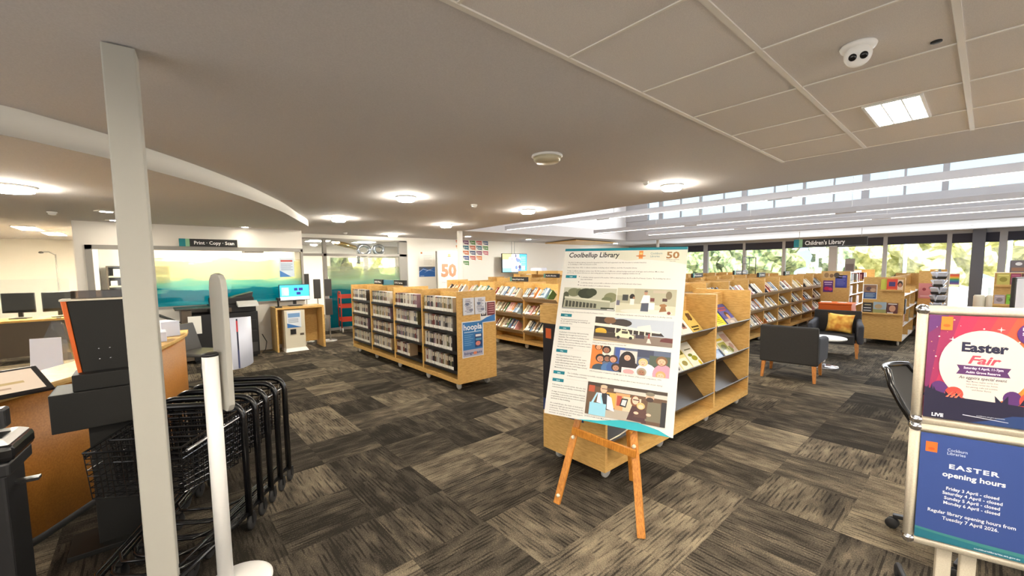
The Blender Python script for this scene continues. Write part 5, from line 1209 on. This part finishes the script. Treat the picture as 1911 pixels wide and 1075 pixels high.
cr = thing('card_reader', 'small black handheld scanner on a stand at the left of the plywood desk', 'scanner', (-8.96, 1.86, .861), R90); MB().box(-.05, -.05, 0, .05, .05, .02).build('base', 'black_plastic', cr); MB().tube([(0, 0, .02), (0, .01, .15)], .016, 8).build('stem', 'black_plastic', cr); MB().box(-.03, -.08, .14, .03, .05, .19).build('head', 'black_plastic', cr, .01)
MB_ = MB().tube([(-9.2, 1.60, .35), (-9.15, 1.66, .2), (-9.12, 1.63, .06), (-9.05, 1.56, .01), (-9.0, 1.68, .01), (-8.97, 1.75, .012)], .008, 6).build('cable', 'dark_grey'); tag(MB_, 'loose dark cable on the carpet between the copier and the plywood desk', 'cable')
tag(wallsheet(PX + .032, 2.0, 1.44, .27, .38, (208, 222, 236), [('r', .1, .8, .9, .9, (200, 90, 90)), ('p', [(0, 0), (.8, 0), (0, .35)], (70, 130, 200))] + lines(.1, .9, .7, 8, (120, 140, 170)), 'pale blue notice stuck on the coloured glazing above the screen', rz=R90), None, 'notice')
ps = thing('panel_stand', 'three dark upright panels on silver poles beside the plywood desk', 'display stand', (-9.6, 2.78, 0), math.radians(70))
for x, z0, z1 in ((-.24, 1.14, 1.49), (-.02, .95, 1.37), (.20, 1.0, 1.37), (.20, .58, .94)):
    MB().box(x - .07, -.03, z0, x + .07, .03, z1).build('panel', 'dark_grey', ps, .006)
for x in (-.24, -.02, .2): MB().tube([(x, .045, .02), (x, .045, 1.42 if x > .1 else 1.1)], .014, 8).build('pole', 'aluminium', ps)
MB().lathe([(0, 0), (.20, 0), (.20, .012), (0, .02)], 28, (.14, .02, 0)).build('base', 'aluminium', ps); MB().box(-.26, .035, .5, .22, .055, .53).build('crossbar', 'aluminium', ps); MB().lathe([(0, 0), (.12, 0), (.12, .012), (0, .02)], 28, (-.24, .045, 0)).build('base', 'aluminium', ps)
rt_ = thing('book_trolley', 'red metal book trolley half hidden behind the disc bookcase', 'trolley', (-10.6, 3.85, 0), math.radians(80))
for x in (-.28, .28):
    MB().tube([(x, -.2, .12), (x, -.2, .95), (x, -.12, 1.02), (x, .12, 1.02), (x, .2, .95), (x, .2, .12)], .014, 8).build('end_frame', 'red_metal', rt_)
for z in (.28, .62, .86): MB().box(-.28, -.19, z, .28, .19, z + .012).box(-.28, -.2, z, .28, -.19, z + .08).box(-.28, .19, z, .28, .2, z + .08).build('shelf', 'red_metal', rt_)
for x in (-.26, .26):
    for y in (-.17, .17): MB().lathe([(0, -.014), (.055, -.012), (.06, 0), (.055, .012), (0, .014)], 14, (x, y, .06), 0, 'x').build('wheel', 'caster_grey', rt_)
tag(MB().box(0, 0, 0, .3, .34, .16).box(.13, .15, .16, .17, .19, .46).build('projector', 'black_plastic', loc=(-10.2, 1.5, 1.94)), 'black box hanging from the print room ceiling behind the glazing', 'projector')
# shelving inside the print room, behind the glazing at the left
ir = thing('storage_rack', 'dark shelving unit behind the left end of the coloured glazing', 'shelving', (-11.6, -.62, 0), R90)
for x in (0, .95): MB().box(x, 0, 0, x + .03, .4, 1.7).build('side_panel', 'brown_grey', ir)
for z in (.4, .9, 1.3, 1.5, 1.7): MB().box(.03, 0, z - .03, .95, .4, z).build('shelf', 'cream' if z < 1.6 else 'dark_grey', ir)
MB().box(.03, .38, .1, .95, .4, 1.68).build('back_panel', 'dark_grey', ir)
for x, w_, h_, c, z, lb in ((.1, .16, .14, 'paper', 1.501, 'white folder on the upper shelf of the rack behind the glazing'), (.42, .14, .10, 'cream', 1.501, 'cream box on the upper shelf of the rack behind the glazing'), (.22, .5, .12, 'red_metal', 1.301, 'red box on the middle shelf of the rack behind the glazing'), (.05, .1, .1, 'paper', 1.301, 'small white tub at the left of the middle rack shelf')):
    tag(MB().box(0, 0, 0, w_, .2, h_).build('storage_box', c, bevel=.004, loc=(-11.6 - .05, -.62 + x, z), rz=R90), lb, 'box')

# ================================================================ LEFT WALL: BANNER, NOTICES, STICKERS, SCREEN
WX = XL + .004
wallsheet(WX, 6.08, 1.60, .46, .47, (240, 236, 228), [('r', .1, .86, .22, .97, (222, 150, 90)), ('e', .16, .9, .06, .03, (170, 90, 50))] + lines(.3, .9, .72, 7, (200, 196, 190), .09), 'white notice with an orange logo on the white wall', rz=R90)
wallsheet(WX, 6.06, 1.32, .54, .30, (40, 96, 170), [('p', [(0, .6), (.3, .9), (.6, .7), (1, .95), (1, 1), (0, 1)], (90, 96, 110)), ('p', [(0, .45), (.25, .75), (.5, .6), (.9, .8), (.5, .66), (.25, .8), (0, .5)], (200, 210, 230)), ('p', [(.3, .4), (.6, .7), (1, .5), (.6, .62)], (150, 180, 220)), ('r', .05, .06, .3, .1, (200, 214, 235))], 'blue landscape poster on the white wall left of the banner', rz=R90)
bn = thing('banner', 'tall cream fiftieth anniversary banner standing by the white wall', 'banner', (-10.62, 6.41, 0), R90)
s = Sheet(.76, 2.07, (243, 236, 224), .03)
s.rect(.35, 1.90, .45, 2.0, (238, 188, 124)); s.ell(.40, 1.92, .07, .012, (206, 140, 90), 14)
s.text('Cockburn Libraries', .38, 1.74, .075, (120, 140, 160), 'c', .01, width=.5)
s.text('50', .38, 1.33, .5, (196, 142, 108), 'c', .05, width=.54); s.text('Serving our community since 1976', .38, 1.14, .04, (90, 100, 150), 'c', .01, width=.5)
s.build('printed_panel', bn); MB().box(0, .0, 0, .76, .22, .02).build('foot', 'aluminium', bn); MB().box(-.03, .03, .02, .0, .06, 2.07).build('side_rail', 'frame_grey', bn)
STK = [(0, 0, 'Hola', (206, 110, 80)), (0, 1, 'Kaya', (214, 132, 76)),
       (1, 0, 'Wai', (120, 66, 110)), (2, 0, 'Ciao', (78, 130, 58)), (3, 0, 'Salve', (196, 90, 90)), (4, 0, 'Salam', (56, 84, 126)),
       (1, 1, 'Kia ora', (42, 110, 128)), (2, 1, 'Hallo', (206, 104, 64)), (3, 1, 'Kaya', (44, 106, 126)), (4, 1, 'Xin chao', (78, 136, 54)),
       (1, 2, 'Ola', (214, 116, 66)), (2, 2, 'Selamat', (64, 84, 120)), (3, 2, 'Zdravo', (128, 64, 104)), (4, 2, 'Hello', (194, 86, 104)),
       (1, 3, 'Merhaba', (50, 76, 140)), (2, 3, 'Bonjour', (204, 96, 84)), (3, 3, 'Namaste', (220, 130, 58)), (1, 4, 'Annyeong', (84, 140, 70))]
CN = {(206, 110, 80): 'terracotta'}
for c, r, t, col in STK:
    y = 7.36 + c * .265; z = 2.30 - r * .165
    s = Sheet(.245, .15, (236, 232, 224), .0015)
    s.poly([(.01, .145), (.24, .145), (.24, .02), (.215, .0), (.21, .025), (.10, .03), (.03, .07)], col); s.text(t, .125, .065, .07, (246, 240, 232), 'c', .02, width=.17)
    tag(s.build('wall_sticker', loc=(WX, y, z), rz=R90), '%s speech bubble sticker, %s row down, %s across on the white wall' % ('small coloured', ORD[r], ORD[c]), 'sticker', 'speech bubble stickers')
tv = thing('television', 'flat screen hanging on two thin poles from the ceiling by the white wall', 'television', (-10.8, 9.02, 0), R90)
MB().box(0, .0, 1.39, 1.15, .05, 2.04).build('display', 'black_plastic', tv, .008)
s = Sheet(1.11, .61, (226, 238, 246), .001); s.rect(0, .42, .45, .61, (240, 230, 110)); s.rect(.76, 0, 1.11, .61, (60, 160, 214)); s.rect(0, 0, .4, .14, (120, 200, 230))
for i in range(22): s.ell(rnd.uniform(.3, .8), rnd.uniform(.05, .56), rnd.uniform(.03, .08), rnd.uniform(.03, .08), rnd.choice([(236, 236, 244), (150, 150, 190), (96, 70, 160), (90, 110, 190), (206, 214, 230), (60, 50, 90)]), 10)
for i in range(6): s.rect(.82, .5 - i * .06, 1.05, .515 - i * .06, (180, 220, 240))
s.rect(.85, .06, 1.02, .2, (200, 220, 235)); s.build('screen', tv, (.02, -.002, 1.41), m='screen_image')
for x in (.50, .62): MB().tube([(x, .07, 1.9), (x, .07, 2.47)], .012, 8).build('ceiling_pole', 'light_grey', tv)
tag(MB().box(0, 0, 0, .5, .25, .1).build('storage_box', 'cool_white', loc=(-10.05, 9.63, 1.4425)), 'pale blue box lying on top of the back bookcase row', 'box')
for i, (x, w_, lb) in enumerate(((-10.66, .9, 'brown open topped box on the back bookcase, left one'), (-9.7, .9, 'brown open topped box on the back bookcase, right one'))):
    t = thing('box', lb, 'box', (x, 9.62, 1.341)); MB().box(0, 0, 0, w_, .012, .1).build('front_panel', 'ply', t); MB().box(0, .38, 0, w_, .392, .1).build('back_panel', 'ply', t); MB().box(0, .012, 0, .012, .38, .1).build('side_panel', 'ply', t); MB().box(w_ - .012, .012, 0, w_, .38, .1).build('side_panel', 'ply', t)
# balloons behind the upper glass
bl_ = thing('foil_balloon', 'gold foil balloon bar floating behind the glass above the store room', 'balloon', (-11.6, 0, 0)); MB().tube([(0, 3.78, 2.28), (0, 3.84, 2.29), (0, 4.1, 2.24), (0, 4.38, 2.17), (0, 4.44, 2.15)], [.02, .06, .07, .06, .02], 12).build('body', 'gold_foil', bl_)
for y, z, ry, rz_, lb in ((4.62, 2.1, .17, .14, 'silver foil number balloon in the middle behind the glass'), (5.05, 2.12, .14, .12, 'silver foil number balloon at right behind the glass')):
    b = MB(); b.tube([(0, y + ry * math.cos(2 * PI * k / 20), z + rz_ * math.sin(2 * PI * k / 20)) for k in range(20)], .055, 12, closed=True); o = b.build('foil_balloon', 'silver_foil', loc=(-11.6, 0, 0)); tag(o, lb, 'balloon')
b = MB(); b.tube([(0, 4.46, 1.72), (0, 4.46, 2.0)], .045, 10); tag(b.build('foil_balloon', 'silver_foil', loc=(-11.6, 0, 0)), 'short silver foil balloon tail hanging behind the transom', 'balloon')

# ================================================================ SIGNS
def sign(name, label, loc, rz, w, h, text, tx, tw, size, teal=.14, d=.04, rods=None, cat='sign'):
    t = thing(name, label, cat, loc, rz)
    MB().box(0, 0, 0, w, d, h).build('sign_box', 'black_plastic', t)
    s = Sheet(w, h, (28, 27, 27), .001); 
    if teal: s.rect(0, 0, w * teal * .6, h, (0, 130, 140)); s.rect(w * teal * .6, 0, w * teal, h, (140, 190, 150))
    s.text(text, tx, h / 2 - size * .34, size, (240, 240, 238), 'l', .02, width=tw); s.build('face', t, (0, -.0015, 0))
    if rods:
        for x in (.12, w - .12): MB().tube([(x, d / 2, h), (x, d / 2, rods)], .006, 6).build('hanger', 'light_grey', t)
    return t
sign('hanging_sign', 'black print copy scan sign with a teal end above the glazing', (-9.35, .45, 2.02), R90, .86, .135, 'Print · Copy · Scan', .21, .60, .085, .17)
sign('hanging_sign', 'black sign for the children\'s area hanging by the far windows', (-3.56, 13.45, 2.03), 0, 1.56, .21, 'Children\'s Library', .26, .86, .155, .13, rods=.42)
def block(label, loc, rz, w, h, text, teal=.1): return sign('shelf_sign', label, loc, rz, w, h, text, w * .14, w * .7, h * .5, teal, .05)
block('black lettered block on the left of the disc bookcase top', (-7.86, 3.30, 1.291), 0, .40, .09, 'DVD Films', .06)
block('black lettered block on the middle of the disc bookcase top', (-7.0, 3.30, 1.291), 0, .43, .09, 'DVD Series', .06)
tag(MB().box(0, 0, 0, .42, .03, .085).build('display_box', mat('steel_blue', (70, 124, 146), .5), loc=(-7.45, 3.32, 1.291)), 'blue grey box between the two lettered blocks on the disc bookcase', 'box')
block('black lettered block on the first novel bookcase below the wall screen', (-6.57, 5.70, 1.291), 0, .5, .09, 'Literary & Graphic Novels')
block('larger black lettered block left of the easel on the second bookcase row', (-7.6, 7.75, 1.301), 0, .52, .10, 'Audio Books')
block('smaller black lettered block left of the easel on the third bookcase row', (-9.4, 9.85, 1.341), 0, .42, .08, 'Languages')
block('grey black lettered block just right of the history board', (-4.45, 9.42, 1.291), R90, .5, .1, 'Fiction', .14)
block('long black lettered block right of the history board under the window', (-4.7, 12.45, 1.291), R90, 1.0, .12, 'Large Print', .08)
block('small black lettered block on the long bookcase, nearer one', (-3.4, 10.4, 1.291), R90, .40, .1, 'Crime', .1)
block('small black lettered block on the long bookcase, farther one', (-3.4, 12.25, 1.291), R90, .36, .1, 'Sci-Fi', .1)
cg = thing('wire_basket_stand', 'thin dark wire frame standing on the bookcase row under the window', 'stand', (-4.55, 12.6, 1.26)); 
MB().tube([(0, 0, 0), (0, 0, .52), (0, 1.0, .52), (0, 1.0, 0)], .012, 6).tube([(0, 0, .34), (0, 1.0, .34)], .008, 6).tube([(0, .5, 0), (0, .5, .52)], .008, 6).build('wire_frame', 'dark_grey', cg)
standing(-2.45, 13.6, 1.36, .2, .34, (150, 140, 130), [('r', .1, .1, .9, .6, (110, 96, 90))], 'brown framed picture on top of the bookcase behind the orange bin', 'picture', 'picture_frame')

# ================================================================ CEILING FITTINGS
def drum(x, y, label, lit=True, r=.12):
    z = CZ(x); t = thing('ceiling_light', label, 'ceiling light', (x, y, z), 0, 'round ceiling lights'); del t['group']
    MB().lathe([(r + .012, 0), (r + .016, -.012), (r + .004, -.02), (r, -.02)], 32).build('ring', 'white_plastic', t)
    MB().lathe([(r, -.018), (r * .96, -.045), (r * .8, -.062), (0, -.066)], 32).build('diffuser', 'lamp_warm' if lit else 'lamp_off', t)
for x, y, l in ((-2.58, 4.85, 'lit round ceiling light furthest right, near the clerestory'), (-5.14, 4.87, 'lit round ceiling light second from right in the far row'), (-7.67, 4.86, 'lit round ceiling light above the disc bookcase end, far row'), (-10.25, 4.87, 'lit round ceiling light nearest the store room glass'),
                (-5.17, 2.66, 'largest lit round ceiling light over the middle of the room'), (-7.8, 2.67, 'lit round ceiling light nearest the curved ceiling edge')): drum(x, y, l)
drum(-2.58, 2.68, 'unlit round ceiling light in the plain ceiling', False)
def recessed(x, y, z, label, r=.11, m='lamp_white'):
    t = thing('ceiling_light', label, 'ceiling light', (x, y, z)); MB().lathe([(r + .012, 0), (r + .012, -.006), (r, -.008)], 28).build('ring', 'white_plastic', t); MB().lathe([(r, -.006), (r * .6, -.008), (0, -.009)], 28).build('diffuser', m, t)
recessed(-7.75, -.36, LZ, 'recessed round light in the low ceiling, nearer one beside the square post'); recessed(-9.0, -.33, LZ, 'recessed round light in the low ceiling, farther one beside the square post', .1); recessed(-9.15, 1.42, LZ, 'recessed round light in the low ceiling above the hanging sign', .085)
t = thing('ceiling_light', 'large lit round light at the far left in the low ceiling', 'ceiling light', (-5.95, -.92, LZ)); MB().lathe([(.19, 0), (.195, -.012), (.18, -.02)], 32).build('ring', 'white_plastic', t); MB().lathe([(.18, -.015), (.17, -.05), (.12, -.06), (0, -.062)], 32).build('diffuser', 'lamp_warm', t)
for i, (x, y) in enumerate(((-9.9, 7.0), (-9.9, 9.4), (-9.9, 11.8), (-9.9, 14.2))): recessed(x, y, CZ(x) - .003, 'recessed round light along the white wall, %s from the column' % ORD[i], .13, 'lamp_bright')
for i, (x, y) in enumerate(((-6, 14.9), (-3.2, 14.9), (-.4, 14.9))): recessed(x, y, 2.45, 'recessed round light by the far windows, %s from the left' % ORD[i], .12)
def troffer(x0, y0, x1, y1, z, label, louvres=True, m='lamp_white'):
    t = thing('ceiling_panel_light', label, 'ceiling light', (x0, y0, z)); w_, h_ = x1 - x0, y1 - y0
    MB().box(0, 0, -.012, .015, h_, 0).box(w_ - .015, 0, -.012, w_, h_, 0).box(.015, 0, -.012, w_ - .015, .015, 0).box(.015, h_ - .015, -.012, w_ - .015, h_, 0).build('frame', 'white_plastic', t)
    MB().box(.015, .015, -.006, w_ - .015, h_ - .015, -.002).build('diffuser', m, t)
    if louvres:
        b = MB(); b.box(w_ / 3 - .004, .015, -.012, w_ / 3 + .004, h_ - .015, -.006).box(w_ * 2 / 3 - .004, .015, -.012, w_ * 2 / 3 + .004, h_ - .015, -.006)
        b.build('louvre', 'white_plastic', t)
troffer(-.565, 3.36, -.295, 3.91, 2.553, 'lit square panel light in the tiled ceiling')
troffer(-.60, 1.0, -.20, 1.47, 2.553, 'panel light in the tiled ceiling just above the top of the view')
for i, (x, y) in enumerate(((1.5, 1.0), (1.5, 3.4), (-.6, -1.6), (1.5, -1.6), (.35, 3.36), (.35, 1.0), (-.565, -.9))): troffer(x, y, x + .3, y + .55, 2.553, 'added unseen panel light in the tiled ceiling, %s of seven' % ORD[i])  # unseen panels, added to light the room
troffer(-11.95, -1.72, -11.0, -1.42, LZ, 'long white office panel light, nearer one', False, 'lamp_office'); troffer(-13.3, -1.55, -12.4, -1.25, LZ, 'long white office panel light, farther one', False, 'lamp_office')
troffer(-11.2, .4, -10.6, 1.0, 2.4, 'panel light inside the print room, left one', False); troffer(-11.2, 1.4, -10.6, 2.0, 2.4, 'panel light inside the print room, right one', False)
troffer(-13.6, 3.6, -13.0, 4.2, 2.43, 'added panel light inside the store room, left one', False); troffer(-13.6, 5.0, -13.0, 5.6, 2.43, 'added panel light inside the store room, right one', False)  # pair added to brighten the room behind the film
cc = thing('security_camera', 'white turret security camera with two black lenses on the tiled ceiling', 'camera', (-.428, 2.415, 2.553), math.radians(12))
MB().lathe([(.062, 0), (.066, -.006), (.062, -.018), (.05, -.028), (0, -.028)], 32).build('base', 'white_plastic', cc)
hd_ = MB().lathe([(0, .05), (.03, .045), (.046, .025), (.05, 0), (.046, -.025), (.04, -.034), (0, -.038)], 28).build('ball', 'white_plastic', cc)
hd_.location = (0, -.008, -.045); hd_.rotation_euler = (math.radians(-62), 0, 0)
for x in (-.019, .019): MB().lathe([(.0145, -.036), (.0145, -.0405), (0, -.0405)], 18, (x, .0, 0)).build('lens', 'black_gloss', hd_)
tag(MB().lathe([(0, 0), (.019, 0), (.019, -.005), (0, -.006)], 20).build('ceiling_speaker', 'black_matt', loc=(-.20, 2.64, 2.553)), 'small dark round hole cover in a ceiling tile right of the camera', 'cover')
def smoke(x, y, z, label, r=.05): 
    t = thing('smoke_detector', label, 'smoke detector', (x, y, z)); MB().lathe([(r, 0), (r, -.014), (r * .8, -.02)], 20).build('base', 'white_plastic', t); MB().lathe([(r * .8, -.018), (r * .75, -.036), (r * .4, -.046), (0, -.047)], 20).build('chamber', 'white_plastic', t)
smoke(-5.2, 3.8, CZ(-5.2), 'white smoke detector between the lit ceiling lights'); smoke(-10.4, 3.7, CZ(-10.4), 'small white detector near the store room glass'); smoke(-8.2, -.9, LZ, 'white smoke detector in the low ceiling at left'); smoke(-2.66, 4.4, 2.56, 'small white fitting beside the rightmost round ceiling light', .03)
for i, (y, x0) in enumerate(((7.05, -8.25), (10.2, -7.85), (12.3, -7.35))):
    t = thing('pendant_light', ('long white linear pendant light nearest the viewer', 'long white linear pendant light in the middle of the void', 'long white linear pendant light nearest the clerestory')[i], 'pendant light', (x0, y, 2.53 + .02 * (i > 0)))
    L = 4.3 - x0; MB().box(0, -.06, .006, L, .12 if i else .06, .105).build('housing', 'pendant_white', t, .004)
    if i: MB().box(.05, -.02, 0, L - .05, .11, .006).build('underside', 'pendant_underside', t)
    for k in range(4): MB().box(.08 + k * L / 4, -.052, -.001, -.25 + (k + 1) * L / 4, -.022, .006).build('diffuser', 'lamp_strip', t)
    for k in range(5): x = .3 + k * (L - .6) / 4; MB().tube([(x, 0, .105), (x, 0, 4.4 - t.location.z)], .004, 5).build('hanger', 'light_grey', t)

# ================================================================ OUTSIDE
struct(MB().box(-40, YF + .13, -.12, 30, 60, -.04).build('ground_outside', mat('paving', (176, 172, 164), .9)))
struct(MB().box(-40, -30, -.12, XO - .25, YF + .13, -.04).build('ground_outside_2', 'paving'))
speckle('leaves_yellow', (150, 152, 78), (232, 226, 160), 5, .7, detail=6); speckle('leaves_green', (58, 78, 50), (160, 168, 116), 4, .7, detail=6); speckle('leaves_pale', (96, 116, 88), (206, 210, 180), 4, .7, detail=6); mat('bark', (110, 96, 80), .9)
def tree(x, y, r, h, m, label):
    t = thing('tree', label, 'tree', (x, y, -.04)); b = bmesh.new(); bmesh.ops.create_icosphere(b, subdivisions=4, radius=1)
    ph = [rnd.uniform(0, 6) for _ in range(6)]
    for v in b.verts:
        d = v.co.normalized(); k = 1 + .14 * math.sin(5 * d.x + ph[0]) * math.sin(6 * d.y + ph[1]) + .12 * math.sin(9 * d.z + 7 * d.x + ph[2]) + .08 * math.sin(17 * d.y + ph[3]) * math.sin(15 * d.x + ph[4]) + rnd.uniform(-.08, .08)
        v.co = Vector((d.x * r * k, d.y * r * k, h + d.z * r * .95 * k))
    me = bpy.data.meshes.new('crown'); b.to_mesh(me); b.free(); me.materials.append(MATS[m]); o = bpy.data.objects.new('crown', me); COL.objects.link(o); o.parent = t
    MB().tube([(0, 0, 0), (.1, 0, h * .5), (0, .1, h)], [.16, .13, .08], 8).build('trunk', 'bark', t)
for i, (x, y, r, h, m, l) in enumerate(((-13.5, 29, 1.8, 1.6, 'leaves_green', 'green tree beyond the leftmost window bays'), (-8.6, 26.5, 1.7, 2.0, 'leaves_green', 'green tree beyond the window behind the easel board'), (-5.2, 30, 1.9, 1.9, 'leaves_pale', 'pale tree beyond the second clear window bay'), (-2.9, 27, 1.7, 2.5, 'leaves_yellow', 'yellow green tree beyond the bay right of the hanging sign'),
                                     (-.9, 24, 1.8, 2.6, 'leaves_yellow', 'yellow tree beyond the wide right window bay'), (1.9, 26, 1.6, 2.6, 'leaves_yellow', 'yellow tree at the right edge of the windows'), (5.6, 25, 2.0, 2.6, 'leaves_green', 'green tree outside beyond the right edge'), (-19.5, 8.4, 2.0, 1.9, 'leaves_yellow', 'yellow green tree beyond the store room window'), (-20.5, 5.6, 1.9, 1.6, 'leaves_green', 'green tree beyond the store room window, left'))): tree(x, y, r, h, m, l)
vd = thing('veranda', 'pale blue veranda posts and beam outside the far windows', 'veranda', (0, 0, -.04))
for x in (-4.3, -1.85, .4, 3.2): MB().tube([(x, 19.2, 0), (x, 19.2, 2.75)], .05, 8).build('post', mat('pale_blue_paint', (196, 210, 230), .6), vd)
MB().box(-7, 19.1, 2.75, 5, 19.3, 2.95).build('beam', 'pale_blue_paint', vd)
ow = thing('garden_wall', 'low white wall outside beyond the veranda', 'wall', (0, 0, -.04)); MB().box(-14, 21.0, 0, 6, 21.2, .75).build('wall_face', 'white_plastic', ow)
